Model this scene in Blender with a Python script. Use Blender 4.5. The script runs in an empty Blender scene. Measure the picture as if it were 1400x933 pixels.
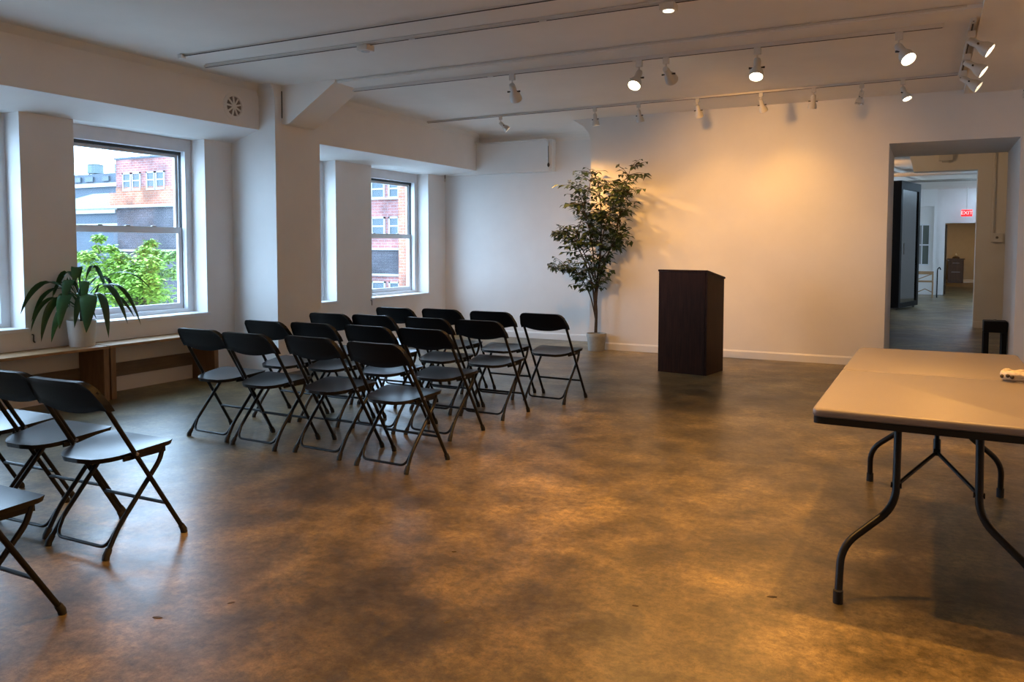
import bpy, bmesh, math, random
from mathutils import Vector, Matrix, Euler
PI = math.pi
S = bpy.context.scene
COL = S.collection
rnd = random.Random(7)

# ------------------------------------------------------------------ camera
FPX, CYP = 1100.0, 400.0
yaw, pitch, roll = math.radians(27.33), math.radians(3.224), math.radians(0.07)
fwd = Vector((-math.sin(yaw)*math.cos(pitch), math.cos(yaw)*math.cos(pitch), -math.sin(pitch)))
rgt = Vector((math.cos(yaw), math.sin(yaw), 0))
upv = rgt.cross(fwd)
r2 = rgt*math.cos(roll) + upv*math.sin(roll)
u2 = -rgt*math.sin(roll) + upv*math.cos(roll)
EYE = Vector((0, 0, 1.4))
cd = bpy.data.cameras.new('camera')
cam = bpy.data.objects.new('camera', cd)
COL.objects.link(cam)
cam.matrix_world = Matrix.Translation(EYE) @ Matrix((r2, u2, -fwd)).transposed().to_4x4()
cd.sensor_width = 36.0
cd.lens = FPX/1400*36
cd.shift_y = -(466.5-CYP)/1400
cd.clip_end = 400
cd.clip_start = 0.05
S.camera = cam

# ------------------------------------------------------------------ sky, exposure
w = bpy.data.worlds.new('overcast_sky')
S.world = w
w.use_nodes = True
bg = w.node_tree.nodes['Background']
bg.inputs['Color'].default_value = (0.48, 0.72, 1.0, 1)
bg.inputs['Strength'].default_value = 13.5
S.view_settings.view_transform = 'Standard'
S.view_settings.look = 'None'
S.view_settings.gamma = 1
S.view_settings.use_curve_mapping = False
S.view_settings.exposure = 0.0
S.cycles.use_denoising = True
S.cycles.denoising_prefilter = 'NONE'
S.cycles.denoising_input_passes = 'RGB_ALBEDO_NORMAL'
S.cycles.max_bounces = 10
S.cycles.diffuse_bounces = 6
S.cycles.sample_clamp_indirect = 6

WARM = (1.0, 0.48, 0.115)


def area(name, loc, target, sx, sy, energy, color):
    l = bpy.data.lights.new(name, 'AREA')
    l.shape = 'RECTANGLE'
    l.size, l.size_y, l.energy, l.color = sx, sy, energy, color
    o = bpy.data.objects.new(name, l)
    COL.objects.link(o)
    o.location = loc
    o.rotation_euler = (Vector(target)-Vector(loc)).to_track_quat('-Z', 'Y').to_euler()
    return o


def spot(name, loc, target, energy, angle=70, blend=0.8, color=WARM, r=0.05, parent=None):
    l = bpy.data.lights.new(name, 'SPOT')
    l.energy, l.color = energy, color
    l.spot_size, l.spot_blend, l.shadow_soft_size = math.radians(angle), blend, r
    o = bpy.data.objects.new(name, l)
    COL.objects.link(o)
    o.location = loc
    o.rotation_euler = (Vector(target)-Vector(loc)).to_track_quat('-Z', 'Y').to_euler()
    return o


# the window openings as sampling portals for the sky (they emit nothing themselves)
for (y0, y1, z0, z1) in ((-0.20, 1.29, 0.69, 2.556), (2.753, 4.243, 0.69, 2.556), (4.74, 6.235, 0.69, 2.556), (7.345, 8.39, 0.685, 2.535), (9.154, 10.60, 0.685, 2.535)):
    p_ = area('sky_portal', (-7.345, (y0+y1)/2, (z0+z1)/2), (0, (y0+y1)/2, (z0+z1)/2), y1-y0, z1-z0, 1, (1, 1, 1))
    p_.data.cycles.is_portal = True

# fixtureless spots out of frame: over floor and table first, then added bounce fill
spot('unseen_warm_spot', (0.02, 3.66, 2.98), (-0.15, 3.55, 0), 380, 140, blend=1.0, r=0.035)
spot('unseen_warm_spot', (-1.75, 3.1, 2.98), (-1.5, 2.7, 0), 370, 120, blend=1.0)
spot('unseen_warm_spot', (-1.2, 5.3, 2.98), (-1.3, 5.0, 0), 140, 120, blend=1.0)
spot('unseen_warm_spot', (1.9, 5.2, 2.95), (3.2, 5.4, 1.7), 140, 120)  # added fill, bounced off the right wall
spot('unseen_warm_spot', (1.9, 1.5, 2.95), (3.2, 0.9, 1.8), 160, 120)  # added fill off the nearer part of the right wall
spot('unseen_warm_spot', (-1.0, -1.2, 2.95), (-1.2, -3.0, 1.8), 110, 120)  # added fill, bounced off the rear wall
# rooms beyond the doorway
area('unseen_window_daylight', (-2.85, 22.5, 1.7), (1.5, 22.8, 1.2), 6.0, 1.8, 165, (0.62, 0.8, 1.0))  # area light standing in for windows out of view
spot('end_room_fill', (1.27, 34.0, 2.5), (1.1, 35.6, 0), 75, 130, color=(1.0, 0.68, 0.36))  # added to light the end room, source unseen
spot('hall_fill', (-1.3, 17.8, 2.45), (-1.1, 18.1, 3.1), 40, 120)  # added to warm the ceiling above the cabinet, no fixture
spot('hall_fill', (-1.4, 13.4, 2.9), (0.9, 16.2, 1.6), 60, 110, color=(1.0, 0.6, 0.28))  # added to warm the inner wall, no fixture


# ------------------------------------------------------------------ mesh helpers
class MB:
    def __init__(self):
        self.bm = bmesh.new()

    def face(self, vs):
        try:
            return self.bm.faces.new(vs)
        except ValueError:
            return None

    def box(self, x0, x1, y0, y1, z0, z1, mat=None, bevel=0.0):
        v = [self.bm.verts.new((x, y, z)) for x in (x0, x1) for y in (y0, y1) for z in (z0, z1)]
        fs = [self.face([v[i] for i in q]) for q in ((0, 1, 3, 2), (4, 6, 7, 5), (0, 4, 5, 1), (2, 3, 7, 6), (0, 2, 6, 4), (1, 5, 7, 3))]
        if bevel:
            es = list({e for f in fs for e in f.edges})
            r = bmesh.ops.bevel(self.bm, geom=es, offset=bevel, segments=2, profile=0.6, affect='EDGES')
            v = list({q for f in r['faces'] for q in f.verts} | {q for q in v if q.is_valid})
        if mat is not None:
            for q in v:
                q.co = mat @ q.co
        return self

    def prism(self, prof, axis, a, b):
        """extrude a closed 2D profile along an axis; profile axes are the two others in order"""
        def mk(p, t):
            c = list(p)
            c.insert(axis, t)
            return self.bm.verts.new(c)
        A = [mk(p, a) for p in prof]
        B = [mk(p, b) for p in prof]
        n = len(prof)
        for i in range(n):
            self.face([A[i], A[(i+1) % n], B[(i+1) % n], B[i]])
        self.face(A[::-1])
        self.face(B)
        return self

    def tube(self, pts, r, seg=8, closed=False, caps=True):
        pts = [Vector(p) for p in pts]
        n = len(pts)
        rs = r if isinstance(r, (list, tuple)) else [r]*n
        rings = []
        t0 = (pts[1]-pts[0]).normalized()
        ref = Vector((0, 0, 1)) if abs(t0.z) < 0.9 else Vector((1, 0, 0))
        nrm = t0.cross(ref).normalized()
        for i, p in enumerate(pts):
            if closed:
                t = (pts[(i+1) % n]-pts[i-1]).normalized()
            else:
                t = (pts[min(i+1, n-1)]-pts[max(i-1, 0)]).normalized()
            nrm = (nrm - t*nrm.dot(t))
            nrm = nrm.normalized() if nrm.length > 1e-6 else t.orthogonal().normalized()
            bn = t.cross(nrm)
            rings.append([self.bm.verts.new(p + (nrm*math.cos(k*2*PI/seg)+bn*math.sin(k*2*PI/seg))*rs[i]) for k in range(seg)])
        m = n if closed else n-1
        for i in range(m):
            a, b = rings[i], rings[(i+1) % n]
            for k in range(seg):
                self.face([a[k], a[(k+1) % seg], b[(k+1) % seg], b[k]])
        if caps and not closed:
            self.face(rings[0][::-1])
            self.face(rings[-1])
        return self

    def lathe(self, prof, seg=20, mat=Matrix.Identity(4), cap0=True, cap1=True):
        rings = []
        for r, z in prof:
            rings.append([self.bm.verts.new(mat @ Vector((r*math.cos(k*2*PI/seg), r*math.sin(k*2*PI/seg), z))) for k in range(seg)])
        for a, b in zip(rings, rings[1:]):
            for k in range(seg):
                self.face([a[k], a[(k+1) % seg], b[(k+1) % seg], b[k]])
        if cap0:
            self.face(rings[0][::-1])
        if cap1:
            self.face(rings[-1])
        return self

    def strip(self, pts, widths, side, fold=0.25, thick=0.0):
        """leaf blade: centre line pts, width at each, side vector, a V fold along the midrib"""
        L, Cn, Rr = [], [], []
        pts = [Vector(p) for p in pts]
        for i, p in enumerate(pts):
            t = (pts[min(i+1, len(pts)-1)]-pts[max(i-1, 0)]).normalized()
            s = (side - t*side.dot(t)).normalized()
            nn = s.cross(t)
            h = widths[i]/2
            L.append(self.bm.verts.new(p - s*h + nn*h*fold))
            Cn.append(self.bm.verts.new(p))
            Rr.append(self.bm.verts.new(p + s*h + nn*h*fold))
        for i in range(len(pts)-1):
            self.face([L[i], Cn[i], Cn[i+1], L[i+1]])
            self.face([Cn[i], Rr[i], Rr[i+1], Cn[i+1]])
        return self

    def build(self, name, mat, parent=None, smooth=False, loc=None):
        bmesh.ops.recalc_face_normals(self.bm, faces=self.bm.faces)
        me = bpy.data.meshes.new(name)
        if loc is not None:
            for v in self.bm.verts:
                v.co -= Vector(loc)
        self.bm.to_mesh(me)
        self.bm.free()
        me.materials.append(mat)
        if smooth:
            me.polygons.foreach_set('use_smooth', [True]*len(me.polygons))
            try:
                me.set_sharp_from_angle(angle=math.radians(50))
            except Exception:
                pass
        o = bpy.data.objects.new(name, me)
        COL.objects.link(o)
        if loc is not None:
            o.location = loc
        if parent:
            o.parent = parent
        return o


def fillet(pts, rad, n=5):
    pts = [Vector(p) for p in pts]
    out = [pts[0]]
    for i in range(1, len(pts)-1):
        p, a, b = pts[i], pts[i-1], pts[i+1]
        r = min(rad, (a-p).length*0.49, (b-p).length*0.49)
        s, e = p+(a-p).normalized()*r, p+(b-p).normalized()*r
        for k in range(n+1):
            t = k/n
            out.append(s*(1-t)**2 + p*2*t*(1-t) + e*t*t)
    out.append(pts[-1])
    return out


def thing(name, label, cat, loc=(0, 0, 0), rz=0.0, group=None):
    o = bpy.data.objects.new(name, None)
    COL.objects.link(o)
    o.location = loc
    o.rotation_euler = (0, 0, rz)
    o.empty_display_size = 0.1
    return tag(o, label, cat, group)


def tag(o, label, cat, group=None):
    o['label'] = label
    o['category'] = cat
    if group:
        o['group'] = group
    return o


def struct(o):
    o['kind'] = 'structure'
    return o


def stuff(o):
    o['kind'] = 'stuff'
    return o


def copy_tree(o, parent=None):
    c = o.copy()
    COL.objects.link(c)
    if parent:
        c.parent = parent
    for ch in list(o.children):
        copy_tree(ch, c)
    return c


# ------------------------------------------------------------------ materials
def mat(name, col, rough=0.6, metal=0.0, var=0.0, scale=6.0, bump=0.0, bscale=40.0, spec=0.5, stretch=None, emit=None, estr=0.0, col2=None, detail=4):
    m = bpy.data.materials.new(name)
    m.use_nodes = True
    nt = m.node_tree
    b = nt.nodes['Principled BSDF']
    b.inputs['Base Color'].default_value = (*col, 1)
    b.inputs['Roughness'].default_value = rough
    b.inputs['Metallic'].default_value = metal
    b.inputs['Specular IOR Level'].default_value = spec
    if emit:
        b.inputs['Emission Color'].default_value = (*emit, 1)
        b.inputs['Emission Strength'].default_value = estr
    tc = nt.nodes.new('ShaderNodeTexCoord')
    mp = nt.nodes.new('ShaderNodeMapping')
    nt.links.new(tc.outputs['Object'], mp.inputs['Vector'])
    if stretch:
        mp.inputs['Scale'].default_value = stretch
    if var or col2:
        n = nt.nodes.new('ShaderNodeTexNoise')
        n.inputs['Scale'].default_value = scale
        n.inputs['Detail'].default_value = detail
        n.inputs['Roughness'].default_value = 0.6
        nt.links.new(mp.outputs[0], n.inputs['Vector'])
        r = nt.nodes.new('ShaderNodeValToRGB')
        r.color_ramp.elements[0].position, r.color_ramp.elements[1].position = 0.3, 0.72
        c2 = col2 or tuple(min(1, c*(1+var)) for c in col)
        c1 = col if col2 else tuple(c*(1-var) for c in col)
        r.color_ramp.elements[0].color = (*c1, 1)
        r.color_ramp.elements[1].color = (*c2, 1)
        nt.links.new(n.outputs['Fac'], r.inputs[0])
        nt.links.new(r.outputs[0], b.inputs['Base Color'])
    if bump:
        n2 = nt.nodes.new('ShaderNodeTexNoise')
        n2.inputs['Scale'].default_value = bscale
        n2.inputs['Detail'].default_value = 5
        nt.links.new(mp.outputs[0], n2.inputs['Vector'])
        bp = nt.nodes.new('ShaderNodeBump')
        bp.inputs['Strength'].default_value = bump
        bp.inputs['Distance'].default_value = 0.01
        nt.links.new(n2.outputs['Fac'], bp.inputs['Height'])
        nt.links.new(bp.outputs[0], b.inputs['Normal'])
    return m


def floor_mat():
    m = bpy.data.materials.new('stained_concrete')
    m.use_nodes = True
    nt = m.node_tree
    N, L = nt.nodes.new, nt.links.new
    b = nt.nodes['Principled BSDF']
    tc = N('ShaderNodeTexCoord')

    def noise(s, d, rough=0.6, dist=0.0):
        n = N('ShaderNodeTexNoise')
        n.inputs['Scale'].default_value, n.inputs['Detail'].default_value = s, d
        n.inputs['Roughness'].default_value, n.inputs['Distortion'].default_value = rough, dist
        L(tc.outputs['Object'], n.inputs['Vector'])
        return n.outputs['Fac']

    def ramp(inp, stops):
        r = N('ShaderNodeValToRGB')
        while len(r.color_ramp.elements) < len(stops):
            r.color_ramp.elements.new(0.5)
        for e, (p, c) in zip(r.color_ramp.elements, stops):
            e.position, e.color = p, (*c, 1)
        L(inp, r.inputs[0])
        return r.outputs[0]

    def mix(a, c, f, t='MIX'):
        x = N('ShaderNodeMix')
        x.data_type, x.blend_type = 'RGBA', t
        if isinstance(f, float):
            x.inputs[0].default_value = f
        else:
            L(f, x.inputs[0])
        L(a, x.inputs[6])
        L(c, x.inputs[7])
        return x.outputs[2]
    big = ramp(noise(0.6, 7, 0.62, 0.15), [(0.34, (0.036, 0.030, 0.018)), (0.5, (0.155, 0.118, 0.054)), (0.66, (0.33, 0.245, 0.105))])
    mid = ramp(noise(3.4, 10, 0.7, 0.25), [(0.33, (0.30, 0.31, 0.33)), (0.5, (0.85, 0.85, 0.84)), (0.66, (1.45, 1.40, 1.3))])
    fine = ramp(noise(26, 6, 0.75), [(0.36, (0.5, 0.5, 0.5)), (0.62, (1.3, 1.3, 1.3))])
    c = mix(mix(big, mid, 0.95, 'MULTIPLY'), fine, 0.9, 'MULTIPLY')
    spots = ramp(noise(60, 2, 0.5), [(0.66, (1, 1, 1)), (0.78, (0.5, 0.48, 0.45))])
    c = mix(c, spots, 0.5, 'MULTIPLY')
    veins = ramp(noise(16, 6, 0.6, 2.2), [(0.470, (1, 1, 1)), (0.50, (0.6, 0.58, 0.55)), (0.530, (1, 1, 1))])
    c = mix(c, veins, 0.85, 'MULTIPLY')
    L(c, b.inputs['Base Color'])
    rr = ramp(noise(2.2, 6, 0.65, 0.0), [(0.3, (0.285, 0.285, 0.285)), (0.7, (0.40, 0.40, 0.40))])
    L(rr, b.inputs['Roughness'])
    b.inputs['Specular IOR Level'].default_value = 0.55
    bp = N('ShaderNodeBump')
    bp.inputs['Strength'].default_value, bp.inputs['Distance'].default_value = 0.22, 0.004
    L(noise(20, 3, 0.6, 0.4), bp.inputs['Height'])
    L(bp.outputs[0], b.inputs['Normal'])
    return m


def glass_mat(name, tint=(1, 1, 1), refl=0.07, rough=0.0):
    m = bpy.data.materials.new(name)
    m.use_nodes = True
    nt = m.node_tree
    nt.nodes.remove(nt.nodes['Principled BSDF'])
    out = nt.nodes['Material Output']
    t = nt.nodes.new('ShaderNodeBsdfTransparent')
    t.inputs[0].default_value = (*tint, 1)
    g = nt.nodes.new('ShaderNodeBsdfGlossy')
    g.inputs['Roughness'].default_value = rough
    x = nt.nodes.new('ShaderNodeMixShader')
    x.inputs[0].default_value = refl
    nt.links.new(t.outputs[0], x.inputs[1])
    nt.links.new(g.outputs[0], x.inputs[2])
    nt.links.new(x.outputs[0], out.inputs[0])
    return m


def brick_mat(name, c1, c2, mortar, sc=1.0):
    m = bpy.data.materials.new(name)
    m.use_nodes = True
    nt = m.node_tree
    b = nt.nodes['Principled BSDF']
    tc = nt.nodes.new('ShaderNodeTexCoord')
    mp = nt.nodes.new('ShaderNodeMapping')
    mp.inputs['Rotation'].default_value = (PI/2, 0, 0)
    br = nt.nodes.new('ShaderNodeTexBrick')
    br.inputs['Color1'].default_value = (*c1, 1)
    br.inputs['Color2'].default_value = (*c2, 1)
    br.inputs['Mortar'].default_value = (*mortar, 1)
    br.inputs['Scale'].default_value = sc
    br.inputs['Brick Width'].default_value = 0.6
    br.inputs['Row Height'].default_value = 0.22
    br.inputs['Mortar Size'].default_value = 0.03
    n = nt.nodes.new('ShaderNodeTexNoise')
    n.inputs['Scale'].default_value = 0.55
    n.inputs['Detail'].default_value = 6
    r = nt.nodes.new('ShaderNodeValToRGB')
    r.color_ramp.elements[0].position, r.color_ramp.elements[1].position = 0.35, 0.65
    r.color_ramp.elements[0].color = (0.45, 0.46, 0.5, 1)
    r.color_ramp.elements[1].color = (1.35, 1.3, 1.3, 1)
    x = nt.nodes.new('ShaderNodeMix')
    x.data_type, x.blend_type = 'RGBA', 'MULTIPLY'
    x.inputs[0].default_value = 0.9
    L = nt.links.new
    L(tc.outputs['Object'], mp.inputs[0])
    L(mp.outputs[0], br.inputs['Vector'])
    L(tc.outputs['Object'], n.inputs['Vector'])
    L(n.outputs['Fac'], r.inputs[0])
    L(br.outputs['Color'], x.inputs[6])
    L(r.outputs[0], x.inputs[7])
    L(x.outputs[2], b.inputs['Base Color'])
    b.inputs['Roughness'].default_value = 0.9
    return m


M = dict(
    wall=mat('white_wall_paint', (0.76, 0.75, 0.735), 0.75, var=0.03, scale=2.0, bump=0.05, bscale=60),
    ceil=mat('ceiling_paint', (0.80, 0.765, 0.72), 0.8, var=0.04, scale=1.2, bump=0.05, bscale=30),
    trim=mat('trim_paint', (0.78, 0.78, 0.77), 0.45, bump=0.02),
    floor=floor_mat(),
    frame=mat('window_frame_paint', (0.72, 0.74, 0.77), 0.4, var=0.04),
    dark_track=mat('dark_sash_track', (0.03, 0.035, 0.04), 0.5),
    glass=glass_mat('window_glass'),
    black_plastic=mat('black_plastic', (0.006, 0.006, 0.007), 0.31, bump=0.03, bscale=120, spec=0.36),
    black_back=mat('black_backrest_plastic', (0.005, 0.005, 0.006), 0.42, bump=0.05, bscale=160, spec=0.16),
    black_metal=mat('black_enamel_steel', (0.006, 0.006, 0.007), 0.30, spec=0.28),
    rubber=mat('black_rubber', (0.01, 0.01, 0.01), 0.7),
    rivet=mat('steel_rivet', (0.35, 0.35, 0.36), 0.35, 1.0),
    wood_dark=mat('dark_wood_laminate', (0.017, 0.0065, 0.0035), 0.5, col2=(0.040, 0.016, 0.008), scale=5, stretch=(9, 9, 0.6), spec=0.10),
    wood_pine=mat('pine_board', (0.27, 0.145, 0.062), 0.6, col2=(0.40, 0.24, 0.115), scale=4, stretch=(10, 1.2, 10)),
    wood_pine_v=mat('pine_panel', (0.17, 0.092, 0.042), 0.6, col2=(0.26, 0.15, 0.075), scale=4, stretch=(10, 10, 1.2)),
    chip=mat('dark_chip', (0.05, 0.035, 0.02), 0.7),
    wood_dull=mat('dull_rail_wood', (0.13, 0.095, 0.065), 0.7, col2=(0.19, 0.145, 0.105), scale=4, stretch=(10, 1.2, 10)),  # duller, darker tone than the bench boards
    table=mat('beige_moulded_plastic', (0.19, 0.174, 0.178), 0.42, bump=0.06, bscale=300, var=0.02),
    grey_steel=mat('dark_bronze_steel', (0.010, 0.009, 0.008), 0.38, spec=0.25),
    lamp_white=mat('white_lamp_enamel', (0.60, 0.58, 0.55), 0.4),
    lamp_clear=glass_mat('clear_lamp_glass', (0.9, 0.9, 0.9), 0.18, 0.05),
    lens_on=mat('lit_lens', (1, 0.9, 0.7), 0.3, emit=(1.0, 0.84, 0.58), estr=14),
    lens_dim=mat('lit_lens_edge', (1, 0.9, 0.7), 0.3, emit=(1.0, 0.84, 0.60), estr=5),
    lens_off=mat('unlit_lens', (0.45, 0.44, 0.42), 0.25),
    track=mat('track_rail_paint', (0.60, 0.57, 0.54), 0.5),
    pot_white=mat('white_glazed_pot', (0.62, 0.60, 0.56), 0.4, var=0.08, scale=8, stretch=(3, 3, 0.6)),
    pot_grey=mat('grey_concrete_pot', (0.33, 0.34, 0.32), 0.8, var=0.2, scale=9, bump=0.3),
    soil=mat('potting_soil', (0.02, 0.014, 0.009), 0.95, bump=0.5),
    leaf_dark=mat('glossy_strap_leaf', (0.012, 0.05, 0.014), 0.32, col2=(0.03, 0.10, 0.022), scale=5, stretch=(1, 1, 1)),
    stem=mat('grey_green_stem', (0.06, 0.065, 0.035), 0.7, var=0.2),
    leaf_ficus=mat('ficus_leaf', (0.022, 0.042, 0.012), 0.4, col2=(0.06, 0.095, 0.03), scale=3),
    bark=mat('ficus_bark', (0.06, 0.042, 0.026), 0.85, var=0.3, scale=20, bump=0.3),
    black=mat('black_satin', (0.006, 0.006, 0.007), 0.5, spec=0.12),
    black_glass=mat('dark_cabinet_glass', (0.012, 0.012, 0.014), 0.08, spec=0.35),
    exit_red=mat('lit_exit_red', (0.8, 0.02, 0.02), 0.4, emit=(1.0, 0.012, 0.016), estr=1.3),
    exit_white=mat('lit_exit_letter', (1, 0.8, 0.8), 0.4, emit=(1.0, 0.30, 0.26), estr=1.1),
    cloth=mat('beige_cloth', (0.5, 0.45, 0.37), 0.9, var=0.35, scale=30, bump=0.6),
    cloth_dark=mat('dark_buckle', (0.03, 0.02, 0.015), 0.5),
    brown_wall=mat('tan_room_paint', (0.50, 0.42, 0.30), 0.8, var=0.04),
    brick=brick_mat('red_brick', (0.20, 0.066, 0.058), (0.26, 0.10, 0.088), (0.24, 0.17, 0.17), 1.0),
    brick_orange=brick_mat('orange_brick', (0.29, 0.085, 0.045), (0.35, 0.12, 0.06), (0.28, 0.18, 0.13), 1.0),
    brick_grey=brick_mat('grey_painted_brick', (0.034, 0.034, 0.042), (0.056, 0.056, 0.068), (0.026, 0.026, 0.032), 1.0),
    stone=mat('pale_stone_ledge', (0.24, 0.24, 0.235), 0.8, var=0.1),
    far_white=mat('white_far_frame', (0.26, 0.26, 0.26), 0.6),
    far_glass=mat('far_window_glass', (0.05, 0.07, 0.085), 0.35, spec=0.3),
    roof_grey=mat('grey_green_roof', (0.115, 0.135, 0.12), 0.8, var=0.15, scale=1, bump=0.1, stretch=(6, 1, 1)),
    slate=mat('blue_slate', (0.038, 0.055, 0.075), 0.7, var=0.15, scale=0.6),
    tank=mat('weathered_tank', (0.09, 0.12, 0.125), 0.8, var=0.2, scale=1, stretch=(6, 6, 0.3)),
    tree_leaf=mat('bright_spring_leaf', (0.12, 0.24, 0.022), 0.6, col2=(0.22, 0.33, 0.035), scale=0.9),
    asphalt=mat('pale_street_paving', (0.26, 0.26, 0.25), 0.9, var=0.15),  # paled to bounce skylight up into the window soffits
    plate=mat('ivory_plate', (0.55, 0.52, 0.46), 0.45),
    metal=mat('dull_metal', (0.25, 0.24, 0.23), 0.4, 0.8),
    vent_dark=mat('vent_gap', (0.06, 0.05, 0.045), 0.8),
    vent_mesh=mat('vent_mesh', (0.22, 0.19, 0.17), 0.8, bump=0.3, bscale=150),
    cab_brown=mat('brown_cabinet_wood', (0.05, 0.028, 0.013), 0.45, col2=(0.085, 0.05, 0.024), scale=4, stretch=(6, 6, 0.7)),
    oak=mat('pale_chair_wood', (0.32, 0.19, 0.09), 0.5, var=0.15),
)

# ------------------------------------------------------------------ the room shell
XW, XO = -6.95, -7.35          # inner and outer face of the window wall
XH1, XP = -6.53, -6.30         # faces of the first header and of the pillar
PY0, PY1 = 6.615, 7.33         # pillar
YL, YB, YT = 11.1, 10.33, 11.9  # alcove wall, back wall front face, back of the thick back wall
CZ = 3.15
XR, YR = 3.2, -3.0
DX0, DX1, DZ = -0.435, 0.857, 2.60

b = MB()
b.box(-7.6, 3.4, -3.2, 37.6, -0.2, 0.0)
flo = struct(b.build('floor', M['floor']))
for (x, y_, r, a) in ((-0.52, 3.28, .022, 0.4), (-1.56, 2.50, .020, 1.2), (-2.55, 2.02, .022, .3), (-2.40, 2.24, .016, 1.0), (-0.98, 2.95, .014, .2), (-1.9, 3.1, .012, .5)):
    b = MB()
    b.lathe([(r, 0.0002), (r*0.8, 0.0016)], 9, Matrix.Translation((x, y_, 0)) @ Matrix.Rotation(a, 4, 'Z') @ Matrix.Diagonal((1.0, 0.45, 1, 1)), cap0=False)
    b.build('floor_chip', M['chip'], flo)

b = MB()
b.box(XO, XR+0.2, YR-0.2, YT, CZ, CZ+0.2)
ceiling = struct(b.build('ceiling', M['ceil']))
b = MB()
b.box(0.30, XR, YR, YB, CZ-0.045, CZ+0.01)
struct(b.build('dropped_panel', M['ceil'], ceiling))

# windows: (y0, y1, sill, head)
WINS = [(-0.20, 1.29, 0.69, 2.556), (2.753, 4.243, 0.69, 2.556), (4.74, 6.235, 0.69, 2.556), (7.345, 8.39, 0.685, 2.535), (9.154, 10.60, 0.685, 2.535)]
b = MB()
y = YR-0.2
for (y0, y1, z0, z1) in WINS:
    b.box(XO, XW, y, y0, 0, CZ)
    b.box(XO, XW, y0, y1, 0, z0)
    b.box(XO, XW, y0, y1, z1, CZ)
    y = y1
b.box(XO, XW, y, YL+0.2, 0, CZ)
wl = struct(b.build('wall_left', M['wall']))
b = MB()
b.prism([(XH1, 2.675), (XH1, CZ-0.06), (XH1+0.06, CZ), (XW, CZ), (XW, 2.556)], 1, YR, PY0)
struct(b.build('header', M['wall'], wl))
b = MB()
b.prism([(XP, 2.59), (XP, CZ-0.06), (XP+0.06, CZ), (XW, CZ), (XW, 2.535)], 1, PY1, YL)
struct(b.build('header', M['wall'], wl))
# pillar, its top flaring towards the ceiling on the window side
b = MB()
b.prism([(PY0, 0), (PY1, 0), (PY1, CZ), (PY0-0.07, CZ), (PY0-0.03, CZ-0.05), (PY0, CZ-0.14)], 0, XW, XP)
struct(b.build('wall_pillar', M['wall']))

# beam across the ceiling, with the slanted haunch that carries it off the pillar
b = MB()
BY0, BY1 = 6.76, 7.12
b.box(XP, 0.30, BY0, BY1, CZ-0.03, CZ+0.01)
beam = struct(b.build('ceiling_beam', M['ceil']))
b = MB()
b.prism([(XP-0.01, 2.745), (XP+0.05, 2.725), (XP+0.10, 2.735), (-5.56, CZ-0.025), (-5.56, CZ), (XP-0.01, CZ)], 1, 6.72, 7.16)
h = struct(b.build('haunch', M['ceil'], beam))
b = MB()
b.box(XP-0.005, XP+0.012, 6.715, 6.74, 2.80, CZ-0.06)
struct(b.build('gap', M['vent_dark'], beam))

# alcove wall and back wall
b = MB()
b.box(XO, -4.0, YL, YL+0.2, 0, CZ)
wa = struct(b.build('wall_alcove', M['wall']))
b = MB()
pr = [(YL, CZ-0.17)] + [(YL-0.20+0.20*math.cos(a), CZ-0.17+0.17*math.sin(a)) for a in [i*PI/12 for i in range(1, 7)]] + [(YL, CZ)]
b.prism(pr, 0, XP, -4.13)
struct(b.build('cove', M['ceil'], wa))
b = MB()
b.box(XW, -5.00, YL-0.13, YL, 2.53, 3.0)
struct(b.build('bulkhead', M['wall'], wa))
b = MB()
b.box(-4.13, DX0, YB, YT, 0, CZ)
b.box(DX0, DX1, YB, YT, DZ, CZ)
b.box(DX1, XR+0.2, YB, YT, 0, CZ)
wb = struct(b.build('wall_back', M['wall']))
b = MB()
fl = [(-4.13, 2.86), (-4.13, CZ), (-4.40, CZ), (-4.34, CZ-0.035), (-4.24, CZ-0.10), (-4.165, CZ-0.19)]
b.prism(fl, 1, YB-0.001, YL)
struct(b.build('flare', M['wall'], wb))
b = MB()
b.box(XR, XR+0.2, YR-0.2, YB, 0, CZ)
struct(b.build('wall_right', M['wall']))
b = MB()
b.box(XW, XR, YR-0.2, YR, 0, CZ)
struct(b.build('wall_rear', M['wall']))


def baseboard(name, pts, hgt=0.10, t=0.018):
    """run of board along a wall; pts run with the room on the right-hand side"""
    b = MB()
    for (xa, ya), (xb, yb) in zip(pts, pts[1:]):
        d = Vector((xb-xa, yb-ya, 0)).normalized()
        n = Vector((d.y, -d.x, 0))
        a, c = Vector((xa, ya, 0)), Vector((xb, yb, 0))
        q = [a, c, c+n*t, a+n*t]
        z2 = hgt-0.018
        lo = [b.bm.verts.new(p) for p in q]
        md = [b.bm.verts.new(p+Vector((0, 0, z2))) for p in q]
        hi = [b.bm.verts.new(p+Vector((0, 0, hgt))) for p in (a, c, c+n*t*0.4, a+n*t*0.4)]
        for s, e in ((lo, md), (md, hi)):
            for i in range(4):
                b.face([s[i], s[(i+1) % 4], e[(i+1) % 4], e[i]])
        b.face(hi)
        b.face(lo[::-1])
    return struct(b.build(name, M['trim']))


baseboard('baseboard_back', [(-4.13, YL), (-4.13, YB), (DX0, YB)][1:])
baseboard('baseboard_alcove', [(XW, YL), (-4.13, YL)])
baseboard('baseboard_left', [(XW, PY1), (XW, YL)])
baseboard('baseboard_jamb', [(DX1, YT), (DX1, YB)][::-1] if False else [(DX1, YT), (DX1, YB)])


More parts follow.
